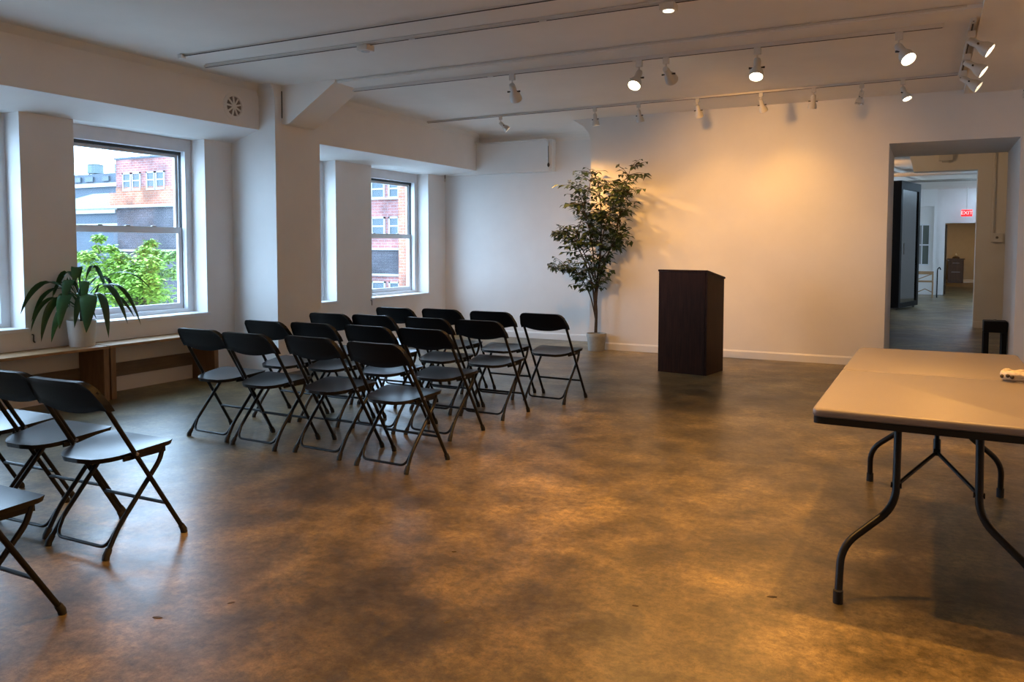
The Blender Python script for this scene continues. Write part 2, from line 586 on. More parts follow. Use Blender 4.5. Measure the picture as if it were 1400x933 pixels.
# ------------------------------------------------------------------ windows
def window(n, y0, y1, z0, z1):
    """double-hung sash window set back in its recess"""
    fx0, fx1 = -7.32, -7.16
    root = MB()
    j = 0.075
    root.box(fx0, fx1, y0, y0+j, z0, z1).box(fx0, fx1, y1-j, y1, z0, z1)
    root.box(fx0, fx1, y0+j, y1-j, z1-0.12, z1).box(fx0, fx1, y0+j, y1-j, z0, z0+0.04)
    o = struct(root.build('window_%d' % n, M['frame']))
    o['label'] = 'white double-hung sash window in a deep recess'
    a, c, bot, top = y0+j, y1-j, z0+0.04, z1-0.12
    k = MB()
    for t in (a, c-0.016):
        k.box(fx1-0.05, fx1+0.012, t, t+0.016, bot, top)
    k.box(fx1-0.05, fx1+0.012, a, c, top-0.016, top)
    k.build('stop_bead', M['frame'], o)
    k = MB()
    k.box(-7.30, fx1-0.05, a, c, top-0.045, top).box(-7.25, fx1-0.05, a, a+0.02, bot, top).box(-7.25, fx1-0.05, c-0.02, c, bot, top)
    k.build('sash_track', M['dark_track'], o)
    mid = (bot+top)/2-0.005

    def sash(xa, xb, za, zb, st, br, tr):
        k = MB()
        k.box(xa, xb, a+0.02, a+0.02+st, za, zb).box(xa, xb, c-0.02-st, c-0.02, za, zb)
        k.box(xa, xb, a+0.02+st, c-0.02-st, za, za+br).box(xa, xb, a+0.02+st, c-0.02-st, zb-tr, zb)
        s = k.build('sash', M['frame'], o)
        g = MB()
        g.box((xa+xb)/2-0.002, (xa+xb)/2+0.002, a+0.02+st, c-0.02-st, za+br, zb-tr)
        g.build('pane', M['glass'], s)
        return s
    sash(-7.29, -7.255, mid-0.02, top-0.045, 0.04, 0.03, 0.03)
    s = sash(-7.25, -7.215, bot, mid+0.03, 0.045, 0.06, 0.065)
    for f in (0.27, 0.5, 0.73):
        k = MB()
        yy = a+(c-a)*f
        k.box(-7.25, -7.22, yy-0.025, yy+0.025, mid+0.03, mid+0.042, bevel=0.004)
        k.build('sash_lock', M['metal'], s)
    k = MB()
    k.box(fx1-0.02, XW+0.02, y0-0.03, y1+0.03, z0-0.035, z0-0.001, bevel=0.006)
    k.build('sill', M['frame'], o)


for i, wd in enumerate(WINS):
    window(i+1, *wd)

# ------------------------------------------------------------------ rooms beyond the doorway
YI, YF = 16.18, 27.0
b = MB()
b.box(-3.1, 1.4, YT, YF, 3.12, 3.3)
struct(b.build('ceiling_hall', M['ceil']))
b = MB()
b.box(1.18, 1.38, YT, YI, 0, 3.12)
b.box(1.6, 1.8, YI, YF, 0, 3.12)
b.box(1.38, 1.6, YI-0.1, YI+0.3, 0, 3.12)
struct(b.build('wall_hall_right', M['wall']))
b = MB()
b.box(-3.1, -2.9, YT, YF, 0, 3.12)
b.box(-2.9, -0.435, YT, YT+0.02, 0, 3.12)
struct(b.build('wall_hall_left', M['wall']))
b = MB()
b.box(0.727, 1.6, YI, YI+0.3, 0, 3.12)
b.prism([(-0.36, 3.12), (-0.27, 2.755), (0.727, 2.755), (0.727, 3.12)], 1, YI, YI+0.3)
wi = struct(b.build('wall_hall_inner', M['wall']))
baseboard('baseboard_hall', [(0.727, YI), (1.18, YI)], 0.12)
# far wall with a window and the doorway to the end room
b = MB()
b.box(-3.1, -0.36, YF, YF+0.2, 0, 3.12)
b.box(-0.36, 0.03, YF, YF+0.2, 0, 0.87).box(-0.36, 0.03, YF, YF+0.2, 2.10, 3.12)
b.box(0.03, 0.42, YF, YF+0.2, 0, 3.12)
b.box(0.42, 1.24, YF, YF+0.2, 2.12, 3.12)
b.box(1.24, 1.8, YF, YF+0.2, 0, 3.12)
struct(b.build('wall_far', M['wall']))
b = MB()
b.box(-3.1, 0.20, YF-0.14, YF, 2.62, 3.12)
b.box(0.12, 0.20, YF-0.14, YF, 0, 2.62)
struct(b.build('trim_1', M['trim']))
b = MB()
b.box(-0.36, -0.33, YF-0.03, YF+0.06, 0.87, 2.10).box(0.0, 0.03, YF-0.03, YF+0.06, 0.87, 2.10)
b.box(-0.33, 0.0, YF-0.03, YF+0.06, 2.06, 2.10).box(-0.33, 0.0, YF-0.03, YF+0.06, 0.87, 0.91).box(-0.33, 0.0, YF-0.02, YF+0.04, 1.46, 1.50)
b.box(-0.19, -0.16, YF-0.02, YF+0.04, 0.91, 2.06)
w6 = struct(b.build('window_6', M['frame']))
b = MB()
b.box(-0.33, -0.19, YF+0.01, YF+0.02, 0.91, 2.06)
b.build('pane', M['far_white'], w6)
b = MB()
b.box(-0.16, 0.0, YF+0.01, YF+0.02, 0.91, 2.06)
b.build('pane', M['roof_grey'], w6)
# end room
YE = 37.0
b = MB()
b.box(0.1, 2.4, YE, YE+0.2, 0, 2.7).box(0.1, 0.3, YF+0.2, YE, 0, 2.7).box(2.2, 2.4, YF+0.2, YE, 0, 2.7)
struct(b.build('wall_end', M['brown_wall']))
b = MB()
b.box(0.1, 2.4, YF+0.2, YE+0.2, 2.7, 2.85)
struct(b.build('ceiling_end', M['brown_wall']))
baseboard('baseboard_end', [(0.3, YE), (2.2, YE)], 0.12)
# door leaf standing open at the far doorway
b = MB()
b.box(0.44, 0.48, YF+0.2, YF+1.0, 0.01, 2.08)
d = struct(b.build('door_1', M['cab_brown']))
b = MB()
b.box(0.48, 0.56, YF+0.86, YF+0.89, 1.0, 1.03).box(0.53, 0.56, YF+0.75, YF+0.89, 1.0, 1.03)
b.build('handle', M['metal'], d)

# ------------------------------------------------------------------ folding chairs
def make_chair():
    t = thing('folding_chair', '', 'chair')
    for s in (-1, 1):
        # front leg: one straight tube from the top of the backrest to the front foot
        top = Vector((s*0.212, -0.235, 0.765))
        foot = Vector((s*0.222, 0.215, 0.012))
        b = MB()
        b.tube([top, foot], 0.0115, 8)
        o = b.build('front_leg', M['black_metal'], t, True)
        b = MB()
        d = (foot-top).normalized()
        b.tube([foot-d*0.035, foot-d*0.006, Vector((foot.x, foot.y, 0.0))+d*0.0], [0.0145, 0.0165, 0.016], 8)
        b.build('foot_cap', M['rubber'], o, True)
        # rear leg: from under the front of the seat, bent at the top and near the floor
        p = fillet([(s*0.192, 0.128, 0.447), (s*0.192, 0.108, 0.382), (s*0.19, -0.125, 0.125), (s*0.20, -0.20, 0.012)], 0.05, 5)
        b = MB()
        b.tube(p, 0.0115, 8)
        o = b.build('rear_leg', M['black_metal'], t, True)
        b = MB()
        b.tube([(s*0.1965, -0.178, 0.045), (s*0.2, -0.196, 0.018), (s*0.2, -0.20, 0.0)], [0.0145, 0.0165, 0.016], 8)
        b.build('foot_cap', M['rubber'], o, True)
        b = MB()
        b.tube([(s*0.200, -0.045, 0.449), (s*0.232, -0.045, 0.449)], 0.008, 8)
        b.build('rivet', M['rivet'], t, True)
    # low U loop between the rear legs
    b = MB()
    b.tube(fillet([(-0.186, -0.128, 0.122), (-0.172, -0.175, 0.045), (0.172, -0.175, 0.045), (0.186, -0.128, 0.122)], 0.05, 6), 0.0085, 8)
    b.build('rear_stretcher', M['black_metal'], t, True)
    b = MB()
    b.tube([(-0.219, 0.115, 0.175), (0.219, 0.115, 0.175)], 0.009, 8)
    b.build('front_stretcher', M['black_metal'], t, True)
    # seat: moulded shell, round at the rear, squarer at the front, dished
    nx, outline = 10, []
    hw = lambda v: 0.0
    rows = []
    for k in range(15):
        u = k/14
        yy = -0.215 + 0.385*u
        if u < 0.45:
            q = u/0.45
            h_ = 0.192*math.sqrt(max(0, 1-(1-q)**2.4)) * (0.9+0.1*q)
        else:
            h_ = 0.192 + 0.030*math.sin((u-0.45)/0.55*PI/2)
        if u > 0.93:
            h_ -= 0.014*((u-0.93)/0.07)**2
        rows.append((yy, max(h_, 0.05)))
    b = MB()
    bm = b.bm
    up, lo = [], []
    for (yy, h_) in rows:
        ru, rl = [], []
        for i in range(nx+1):
            x = -h_ + 2*h_*i/nx
            v = (yy+0.02)/0.2
            z = 0.457 + 0.016*v - 0.014*(1-(x/0.2)**2)*(1-min(1, v*v)) + (0.004 if yy < -0.19 else 0)
            ru.append(bm.verts.new((x, yy, z)))
            rl.append(bm.verts.new((x*0.975, -0.02+(yy+0.02)*0.975, z-0.022)))
        up.append(ru)
        lo.append(rl)
    for A in (up, lo):
        for r0, r1 in zip(A, A[1:]):
            for i in range(nx):
                b.face([r0[i], r0[i+1], r1[i+1], r1[i]])
    n = len(up)
    ring = lambda A: [A[0][i] for i in range(nx+1)] + [A[k][nx] for k in range(1, n)] + [A[n-1][i] for i in range(nx-1, -1, -1)] + [A[k][0] for k in range(n-2, 0, -1)]
    ru, rl = ring(up), ring(lo)
    for i in range(len(ru)):
        j = (i+1) % len(ru)
        b.face([ru[i], ru[j], rl[j], rl[i]])
    b.build('seat', M['black_plastic'], t, True)
    # pivot brackets under the seat
    for s in (-1, 1):
        b = MB()
        b.box(s*0.190-0.006, s*0.190+0.006, -0.09, 0.14, 0.418, 0.442, bevel=0.003)
        b.build('seat_bracket', M['black_metal'], t)
    # backrest: curved shell with big rounded top corners and a sagging lower edge
    b = MB()
    bm = b.bm
    NX, NZ = 24, 8
    fr, bk = [], []
    for i in range(NX+1):
        x = -0.236+0.472*i/NX
        a = abs(x)/0.236
        ztop = 0.812 - (0.105*(1-math.sqrt(max(0, 1-((a-0.66)/0.34)**2))) if a > 0.66 else 0)
        zbot = 0.650 + 0.026*min(1, a/0.8)**2.2 - (0.0 if a < 0.93 else 0.006)
        cf, cb = [], []
        for j in range(NZ+1):
            z = zbot+(ztop-zbot)*j/NZ
            yb = -0.235 - (z-0.765)*0.598 - 0.022*(1-a*a)
            th = 0.011 + (0.008 if j in (0, NZ) or i in (0, NX) else 0)
            cf.append(bm.verts.new((x, yb+th, z)))
            cb.append(bm.verts.new((x, yb-th, z)))
        fr.append(cf)
        bk.append(cb)
    for i in range(NX):
        for j in range(NZ):
            b.face([fr[i][j], fr[i+1][j], fr[i+1][j+1], fr[i][j+1]])
            b.face([bk[i][j], bk[i][j+1], bk[i+1][j+1], bk[i+1][j]])
        for j in (0, NZ):
            b.face([fr[i][j], bk[i][j], bk[i+1][j], fr[i+1][j]])
    for i in (0, NX):
        for j in range(NZ):
            b.face([fr[i][j], fr[i][j+1], bk[i][j+1], bk[i][j]])
    b.build('backrest', M['black_back'], t, True)
    return t


CH = []
rows = [('front row', [(-4.60, 6.67), (-4.10, 6.73), (-3.55, 6.70), (-3.03, 6.71)], -1.5),
        ('second row', [(-4.72, 5.84), (-4.27, 5.88), (-3.70, 5.87), (-3.21, 5.87)], -1.0),
        ('third row', [(-4.68, 5.03), (-4.23, 5.07), (-3.71, 5.09), (-3.22, 5.10)], -2.0),
        ('back row', [(-4.625, 4.33), (-4.14, 4.29), (-3.59, 4.32), (-3.01, 4.25)], -2.0)]
endn = ['at the window end of the', 'second from the windows in the', 'third from the windows in the', 'at the aisle end of the']
extra = {('front row', 3): ', nearest the lectern', ('back row', 3): ', nearest the camera'}
for rn, ps, a in rows:
    for i, p in enumerate(ps):
        CH.append((p, a + rnd.uniform(-1.5, 1.5), 'black folding chair %s %s%s' % (endn[i], rn, extra.get((rn, i), '')), 'folding chairs in the four-row block'))
CH += [((-3.43, 2.49), 1.0, 'whole black folding chair in the left foreground, rightmost of its row', 'folding chairs in the left foreground'),
       ((-3.93, 2.53), 2.0, 'left-foreground black folding chair second from the right, backrest cut by the frame', 'folding chairs in the left foreground'),
       ((-4.42, 2.58), 2.0, 'black folding chair at the left edge, only its seat seen behind two others', 'folding chairs in the left foreground'),
       ((-3.12, 1.66), 0.0, 'closest black folding chair, cut off at the lower left corner of the photo', 'folding chairs in the left foreground')]
proto = make_chair()
for i, (p, a, lab, grp) in enumerate(CH):
    c = proto if i == 0 else copy_tree(proto)
    c.location = (p[0], p[1], 0)
    c.rotation_euler = (0, 0, math.radians(a))
    c['label'], c['group'] = lab, grp

# ------------------------------------------------------------------ folding table
TZ = 0.775
tbl = thing('folding_table', 'long beige plastic folding table with black wishbone legs at the right', 'table', (0.05, 4.4, 0))


def tab_panel(c, name):
    """half of the fold-in-half top: corners in plan, rounded at two outer corners, with a rolled lip"""
    b = MB()
    n = len(c)
    rings = []
    cen = sum((Vector((x, y, 0)) for x, y in c), Vector())/n
    for ins, z in ((0.05, TZ-0.036), (0.008, TZ-0.034), (0.0, TZ-0.026), (0.0, TZ-0.010), (0.004, TZ-0.003), (0.014, TZ)):
        ring = []
        for x, y in c:
            d = cen-Vector((x, y, 0))
            d.normalize()
            ring.append(b.bm.verts.new((x+d.x*ins, y+d.y*ins, z)))
        rings.append(ring)
    for a_, b_ in zip(rings, rings[1:]):
        for i in range(n):
            b.face([a_[i], a_[(i+1) % n], b_[(i+1) % n], b_[i]])
    b.face(rings[0][::-1])
    b.face(rings[-1])
    o = b.build(name, M['table'], tbl, True, loc=(0, 0, 0))
    o.matrix_parent_inverse = tbl.matrix_world.inverted()
    return o


def rc(p, a, c, r=0.06, n=6):
    p, a, c = Vector((*p, 0)), Vector((*a, 0)), Vector((*c, 0))
    q = fillet([p+(a-p).normalized()*r*1.01, p, p+(c-p).normalized()*r*1.01], r, n)
    return [(v.x, v.y) for v in q]


# plan corners
NL, NR, FR, FL = (-0.387, 3.30), (0.475, 3.27), (0.48, 5.50), (-0.368, 5.47)
ML, MR = (-0.378, 4.425), (0.478, 4.42)
parent_fix = Matrix.Translation((-0.05, -4.4, 0))
ML2, MR2 = (ML[0], ML[1]-0.004), (MR[0], MR[1]-0.004)
ML3, MR3 = (ML[0], ML[1]+0.004), (MR[0], MR[1]+0.004)
near_c = rc(NL, ML2, NR) + rc(NR, NL, MR2) + rc(MR2, NR, ML2, 0.02, 3) + rc(ML2, MR2, NL, 0.02, 3)
far_c = rc(ML3, FL, MR3, 0.02, 3) + rc(MR3, ML3, FR, 0.02, 3) + rc(FR, MR3, FL) + rc(FL, FR, ML3)
tops = [tab_panel(near_c, 'tabletop'), tab_panel(far_c, 'tabletop')]


def tpart(b, name, m, par=None, smooth=True):
    o = b.build(name, M[m], par or tbl, smooth)
    if par is None:
        o.matrix_parent_inverse = parent_fix
    return o


for o in tops:
    o.matrix_parent_inverse = parent_fix
for c_ in (near_c, far_c):
    b = MB()
    cen = sum((Vector((x, y, 0)) for x, y in c_), Vector())/len(c_)
    pr = [Vector((x, y, 0)).lerp(cen, 0.008) for x, y in c_]
    b.prism([(p.x, p.y) for p in pr], 2, TZ-0.060, TZ-0.034)
    tpart(b, 'apron', 'grey_steel', smooth=False)
for (yt, yf, xc, ls, nm) in ((3.62, 3.345, 0.055, 1, 'near'), (5.14, 5.215, 0.06, -1, 'far')):
    zt = TZ-0.058
    legs = []
    for s in (-1, 1):
        b = MB()
        wi_, wo = 0.145, 0.335
        b.tube(fillet([(xc+s*wi_, yt, zt), (xc+s*wi_, yt+(yf-yt)*0.3, 0.36), (xc+s*wo, yt+(yf-yt)*0.7, 0.20), (xc+s*wo, yf, 0.012)], 0.075, 7), 0.0155, 10)
        l = tpart(b, 'leg', 'grey_steel')
        c = MB()
        c.tube([(xc+s*wo, yf, 0.05), (xc+s*wo, yf, 0.0)], 0.0195, 10)
        c.build('foot_cap', M['rubber'], l, True)
        legs.append(l)
    if nm == 'near':
        b = MB()
        b.tube([(xc, 3.98, zt), (xc, 3.86, 0.52)], 0.010, 8)
        b.tube([(xc, 3.885, 0.575), (xc, 3.86, 0.52)], 0.015, 8)
        for s in (-1, 1):
            b.tube([(xc, 3.86, 0.525), (xc+s*0.145, yt-0.06, 0.44)], 0.008, 8)
        b.tube([(xc-0.012, 3.86, 0.525), (xc+0.012, 3.86, 0.525)], 0.017, 8)
        for s in (-1, 1):
            b.tube([(xc+s*0.125, yt-0.06, 0.44), (xc+s*0.165, yt-0.06, 0.44)], 0.012, 8)
        tpart(b, 'folding_brace', 'grey_steel')
    b = MB()
    b.box(xc-0.36, xc+0.36, yt-0.015, yt+0.015, zt-0.024, zt-0.003)
    tpart(b, 'leg_rail', 'grey_steel', smooth=False)
# hinge at the seam
b = MB()
for xx in (-0.25, 0.35):
    b.box(xx-0.04, xx+0.04, 4.39, 4.455, TZ-0.072, TZ-0.061)
tpart(b, 'hinge', 'grey_steel', smooth=False)

# crumpled strap bundle on the table
bd = thing('cloth_bundle', 'small crumpled beige cloth bundle with dark spots on the table', 'cloth', (0.405, 4.40, TZ))
b = MB()
for k in range(7):
    a0 = rnd.uniform(0, 6)
    pts = []
    for i in range(22):
        t = a0 + i*2*PI/21
        pts.append((0.085*math.cos(t)*(0.6+0.09*k) + rnd.uniform(-.004, .004) + (k-3)*0.008, 0.045*math.sin(t)*(0.65+0.08*k), 0.017+0.006*(k % 4)+0.010*math.sin(2*t+k)**2))
    b.tube(pts, [0.012+0.004*math.sin(i+k) for i in range(22)], 8)
b.build('cloth_fold', M['cloth'], bd, True)
for (x, y_, z) in ((-0.062, -0.046, 0.03), (-0.045, -0.055, 0.026), (-0.083, -0.03, 0.025), (0.055, -0.05, 0.028)):
    b = MB()
    b.lathe([(0.004, -0.005), (0.009, 0), (0.004, 0.005)], 10, Matrix.Translation((x, y_, z)) @ Matrix.Rotation(PI/2, 4, 'X'))
    b.build('buckle', M['cloth_dark'], bd, True)

# ------------------------------------------------------------------ lectern
lec = thing('lectern', 'tall dark brown wooden lectern with a sloping top, in front of the back wall', 'lectern', (-2.361, 8.983, 0), math.radians(-9))
W2, D2 = 0.285, 0.24
HF, HB = 1.128, 1.045
b = MB()
b.prism([(-D2, 0.0), (D2, 0.0), (D2, HB), (-D2, HF)], 0, W2-0.02, W2)
b.build('side_panel', M['wood_dark'], lec)
b = MB()
b.prism([(-D2, 0.0), (D2, 0.0), (D2, HB), (-D2, HF)], 0, -W2, -W2+0.02)
b.build('side_panel', M['wood_dark'], lec)
b = MB()
b.box(-W2-0.002, W2-0.022, -D2-0.004, -D2+0.016, 0.0, HF)
b.build('front_panel', M['wood_dark'], lec)
b = MB()
b.box(-W2+0.02, W2-0.02, -D2+0.016, D2, 0.04, 0.06).box(-W2+0.02, W2-0.02, -D2+0.016, D2-0.02, 0.55, 0.57)
b.build('shelf', M['wood_dark'], lec)
b = MB()
sl = (HB-HF)/(2*D2)
b.prism([(-D2-0.012, HF-sl*0.012), (D2+0.014, HB+sl*0.014), (D2+0.014, HB+sl*0.014+0.022), (-D2-0.012, HF-sl*0.012+0.022)], 0, -W2-0.008, W2+0.008)
b.build('top', M['wood_dark'], lec)

# ------------------------------------------------------------------ benches by the windows
def bench(lab, x0, x1, y0, y1, hz=0.50):
    t = thing('wooden_bench', lab, 'bench', ((x0+x1)/2, (y0+y1)/2, 0), 0, 'pine benches under the windows')
    cx, cy = (x0+x1)/2, (y0+y1)/2
    b = MB()
    b.box(x0-cx, x1-cx, y0-cy, y1-cy, hz-0.025, hz, bevel=0.003)
    b.build('top', M['wood_pine'], t)
    for ya in (y0+0.004, y1-0.056):
        b = MB()
        b.box(x0-cx+0.01, x1-cx-0.005, ya-cy, ya-cy+0.052, 0, hz-0.026)
        b.build('end_panel', M['wood_pine_v'], t)
    b = MB()
    b.box(x0-cx+0.012, x0-cx+0.03, y0-cy+0.06, y1-cy-0.06, 0.15, 0.28)
    b.build('rail', M['wood_dull'], t)
    return t


bench('low pine bench under the windows, the left one with the potted plant', XW+0.005, -6.58, 2.95, 4.775)
bench('low pine bench under the windows, the right one with nothing on it', XW+0.005, -6.60, 4.80, 6.06)

# ------------------------------------------------------------------ plants
def pot_leafy():
    cx, cy, cz = -6.795, 4.66, 0.50
    t = thing('potted_plant', 'strap-leaved green plant in a white pot on the left bench', 'plant', (cx, cy, cz))
    b = MB()
    b.lathe([(0.102, 0), (0.106, 0.01), (0.122, 0.222), (0.122, 0.235), (0.115, 0.235), (0.113, 0.20)], 28, cap1=False)
    p = b.build('pot', M['pot_white'], t, True)
    b = MB()
    b.lathe([(0.0, 0.198), (0.114, 0.205)], 20, cap0=False, cap1=False)
    b.build('soil', M['soil'], t)
    for (x, y_, dx, dy, hh) in ((0.0, 0.0, 0.02, 0.0, 0.42), (-0.05, 0.03, -0.06, 0.05, 0.36), (0.05, -0.02, 0.09, 0.0, 0.30), (0.02, 0.05, 0.03, 0.09, 0.40)):
        b = MB()
        b.tube([(x, y_, 0.2), (x+dx*0.4, y_+dy*0.4, 0.2+hh*0.5), (x+dx, y_+dy, 0.2+hh*0.85)], [0.013, 0.011, 0.007], 8)
        b.build('stem', M['stem'], t, True)
    # leaves: start, highest point and tip in the view plane (u right, v up, m from the pot foot), depth, width
    U = rgt.copy()
    Dp = Vector((-U.y, U.x, 0))
    LV = [((-.02, .50), (-.28, .65), (-.46, .38), -.05, .050), ((-.02, .47), (-.24, .58), (-.50, .30), .12, .040), ((-.04, .42), (-.26, .47), (-.36, .22), -.10, .034),
          ((-.03, .40), (-.19, .48), (-.26, .13), -.14, .062), ((-.02, .36), (-.10, .40), (-.15, .12), -.20, .050), ((-.01, .40), (-.07, .58), (-.06, .24), -.24, .085),
          ((.0, .52), (-.11, .74), (-.25, .53), .06, .055), ((.0, .48), (-.05, .68), (-.06, .46), -.16, .070), ((.0, .52), (.0, .80), (-.03, .62), -.05, .075),
          ((.02, .52), (.08, .82), (.20, .56), .04, .055), ((.01, .48), (.09, .68), (.10, .42), -.15, .062), ((.05, .42), (.15, .56), (.16, .20), -.24, .110),
          ((.05, .45), (.25, .56), (.29, .14), -.12, .070), ((.05, .48), (.24, .68), (.40, .26), .0, .062), ((.06, .45), (.30, .70), (.48, .24), .08, .045),
          ((.05, .40), (.22, .52), (.38, .30), .18, .040), ((.03, .50), (.30, .76), (.56, .54), .16, .022), ((.0, .38), (-.12, .52), (.02, .28), .22, .060),
          ((.0, .5), (.14, .70), (.22, .45), .2, .05), ((-.03, .5), (-.18, .68), (-.20, .40), .2, .05), ((.02, .40), (.06, .50), (.04, .24), -.2, .05), ((.0, .42), (-.17, .62), (-.33, .50), .16, .035)]
    for (a, m_, e, dp, wd) in LV:
        Ua, Um, Ue = [U if q_[0] >= 0 else Vector((0.27, 0.92, 0)) for q_ in (a, m_, e)]
        P0 = Ua*a[0]*0.9 + Vector((0, 0, a[1]*0.86+0.0))
        P1 = Um*m_[0]*1.12 + Dp*dp*0.6 + Vector((0, 0, m_[1]*1.0+0.13))
        P2 = Ue*e[0]*1.04 + Dp*dp + Vector((0, 0, e[1]*0.98-0.05))
        pts, wid = [], []
        n = 15
        for i in range(n):
            q = i/(n-1)
            pt = P0*(1-q)**2 + P1*2*q*(1-q) + P2*q*q
            pt.x = max(pt.x, XW+0.012-cx)
            pts.append(pt)
            wid.append(wd*1.25*(0.16 if q < 0.2 else max(0.16 if q < 0.5 else 0.03, math.sin(PI*(q-0.2)/0.8)**0.75)))
        b = MB()
        side = (U*0.9 + Dp*0.35*(1 if dp < 0 else -1)) if abs(e[0]) < 0.25 else (Dp*0.8 + U*0.35)
        b.strip(pts, wid, side, 0.3)
        b.build('leaf', M['leaf_dark'], t, True)


pot_leafy()


def ficus():
    cx, cy = -3.965, 10.165
    t = thing('ficus_tree', 'tall slender ficus tree in a grey pot against the back wall', 'plant', (cx, cy, 0))
    b = MB()
    b.lathe([(0.108, 0), (0.112, 0.01), (0.126, 0.19), (0.134, 0.192), (0.136, 0.235), (0.128, 0.238), (0.122, 0.21)], 26, cap1=False)
    b.build('pot', M['pot_grey'], t, True)
    b = MB()
    b.lathe([(0.0, 0.21), (0.123, 0.212)], 18, cap0=False, cap1=False)
    b.build('soil', M['soil'], t)
    U, Dp = rgt.copy(), Vector((0, -1, 0))

    def P(u, z, d=0.0):
        return Vector((u*1.0, -d, z))
    sc = 1/99.0   # px of the tall plant to metres
    def px(x, y_, d=0.0):
        return P((x-813)*sc*1.04, (480-y_)*sc*1.01+0.02, d)
    trunks = [([(812, 458, 0), (813, 430, .01), (812, 405, .02), (816, 380, .04), (820, 340, .06), (822, 300, .1), (818, 262, .12)], .022),
              ([(812, 440, 0), (815, 400, .03), (826, 365, .08), (842, 330, .12), (850, 290, .14), (862, 245, .16)], .014),
              ([(811, 430, 0), (808, 395, .03), (800, 365, .08), (790, 335, .14), (800, 300, .16), (812, 250, .16)], .014),
              ([(812, 442, .0), (807, 412, .05), (799, 390, .12), (784, 374, .16), (768, 376, .18)], .010),
              ([(811, 390, .02), (798, 350, .1), (785, 332, .18), (765, 328, .22)], .010),
              ([(818, 370, .05), (826, 330, .14), (838, 300, .24), (845, 268, .28)], .010),
              ([(812, 385, .03), (812, 340, .16), (806, 300, .26), (798, 268, .30)], .010),
              ([(820, 360, .05), (836, 345, .12), (852, 330, .16)], .008),
              ([(819, 345, .05), (800, 315, .0), (785, 290, .05)], .008),
              ([(838, 335, .12), (852, 300, .2), (866, 272, .2)], .008)]
    b = MB()
    tips = []
    for pts, r in trunks:
        q = [px(*p) for p in pts]
        n = len(q)
        # smooth
        sm = []
        for i in range(n-1):
            p0, p1, p2, p3 = q[max(i-1, 0)], q[i], q[i+1], q[min(i+2, n-1)]
            for k in range(4):
                s = k/4
                sm.append(0.5*((2*p1)+(p2-p0)*s+(2*p0-5*p1+4*p2-p3)*s*s+(3*p1-p0-3*p2+p3)*s**3))
        sm.append(q[-1])
        b.tube(sm, [r*(1-0.8*i/(len(sm)-1)) for i in range(len(sm))], 7)
        tips += sm[int(len(sm)*0.38):]
    # side twigs with leaves
    leaves = []
    twigs = []
    for p in tips:
        for k in range(4):
            a = rnd.uniform(0, 2*PI)
            ln = rnd.uniform(0.08, 0.26)
            d = Vector((math.cos(a), math.sin(a)*0.7, rnd.uniform(-0.1, 0.8))).normalized()
            e = p + d*ln
            e.y = min(e.y, 0.10)
            twigs.append((p, e))
    for p, e in twigs:
        m_ = p.lerp(e, 0.5)+Vector((0, 0, 0.02))
        b.tube([p, m_, e], [0.004, 0.003, 0.002], 4)
        nl = max(3, int((e-p).length/0.032))
        for k in range(nl):
            leaves.append((p.lerp(e, (k+1.0)/nl), (e-p).normalized()))
    b.build('trunk', M['bark'], t, True)
    b = MB()
    for p, d in leaves:
        a = rnd.uniform(0, 2*PI)
        dd = (d*0.7 + Vector((math.cos(a), math.sin(a), -0.35))).normalized()
        L_ = rnd.uniform(0.065, 0.11)
        side = dd.cross(Vector((rnd.uniform(-.6, .6), rnd.uniform(-.6, .6), 1))).normalized()
        tip = p+dd*L_+Vector((0, 0, -0.02))
        if tip.y > 0.14:
            continue
        b.strip([p, p+dd*L_*0.45, tip], [0.008, L_*0.54, 0.004], side, 0.3)
    stuff(b.build('foliage', M['leaf_ficus'], t, True))


ficus()

# ------------------------------------------------------------------ tracks and lamps
def rail(lab, a, c, joints=(), h=0.022, wdt=0.03, drop=0.0, canopy=None):
    a, c = Vector(a), Vector(c)
    t = thing('lighting_track', lab, 'track', a, math.atan2(c.y-a.y, c.x-a.x), 'ceiling lighting tracks')
    L_ = (Vector((c.x, c.y, 0))-Vector((a.x, a.y, 0))).length
    b = MB()
    b.box(0, L_, -wdt/2, wdt/2, 0, h)
    b.build('rail', M['track'], t)
    b = MB()
    b.box(0.01, L_-0.01, -0.006, 0.006, -0.003, 0.002)
    b.build('slot', M['vent_dark'], t)
    for j in joints:
        b = MB()
        b.box(j-0.03, j+0.03, -wdt/2-0.004, wdt/2+0.004, -0.005, h, bevel=0.003)
        b.build('joiner', M['lamp_white'], t)
    if canopy:
        b = MB()
        b.box(-0.05, 0.0, -0.024, 0.024, -0.02, h, bevel=0.004)
        b.build('end_feed', M['trim'], t)
    return t


T0 = ((-6.06, 5.22), (3.0, 5.25))
T1 = ((-6.27, 5.65), (3.0, 5.73))
T2 = ((-5.60, 7.075), (0.06, 7.095))
T3 = ((-6.25, 9.52), (0.22, 9.30))
T4 = ((0.255, 7.02), (0.24, 9.31))
ZT = CZ-0.024
ZB = CZ-0.062
rail('thin ceiling track nearest the camera with a white end feed at the left', (*T0[0], CZ-0.02), (*T0[1], CZ-0.014), (), 0.014, 0.010, canopy=True)
rail('white ceiling track with two joiners, second from the camera', (*T1[0], CZ-0.018), (*T1[1], CZ-0.018), (2.4, 3.6, 4.6), wdt=0.02, h=0.016)
rail('white ceiling track along the beam carrying five lamps', (*T2[0], ZB), (*T2[1], ZB), (1.7, 3.2), h=0.032)
rail('white ceiling track closest to the back wall carrying eight lamps', (*T3[0], ZT), (*T3[1], ZT))
rail('short white ceiling track running towards the back wall with three lamps', (*T4[0], ZT-0.03), (*T4[1], ZT-0.03), (0.05, 1.2, 2.2), h=0.053)
b = MB()
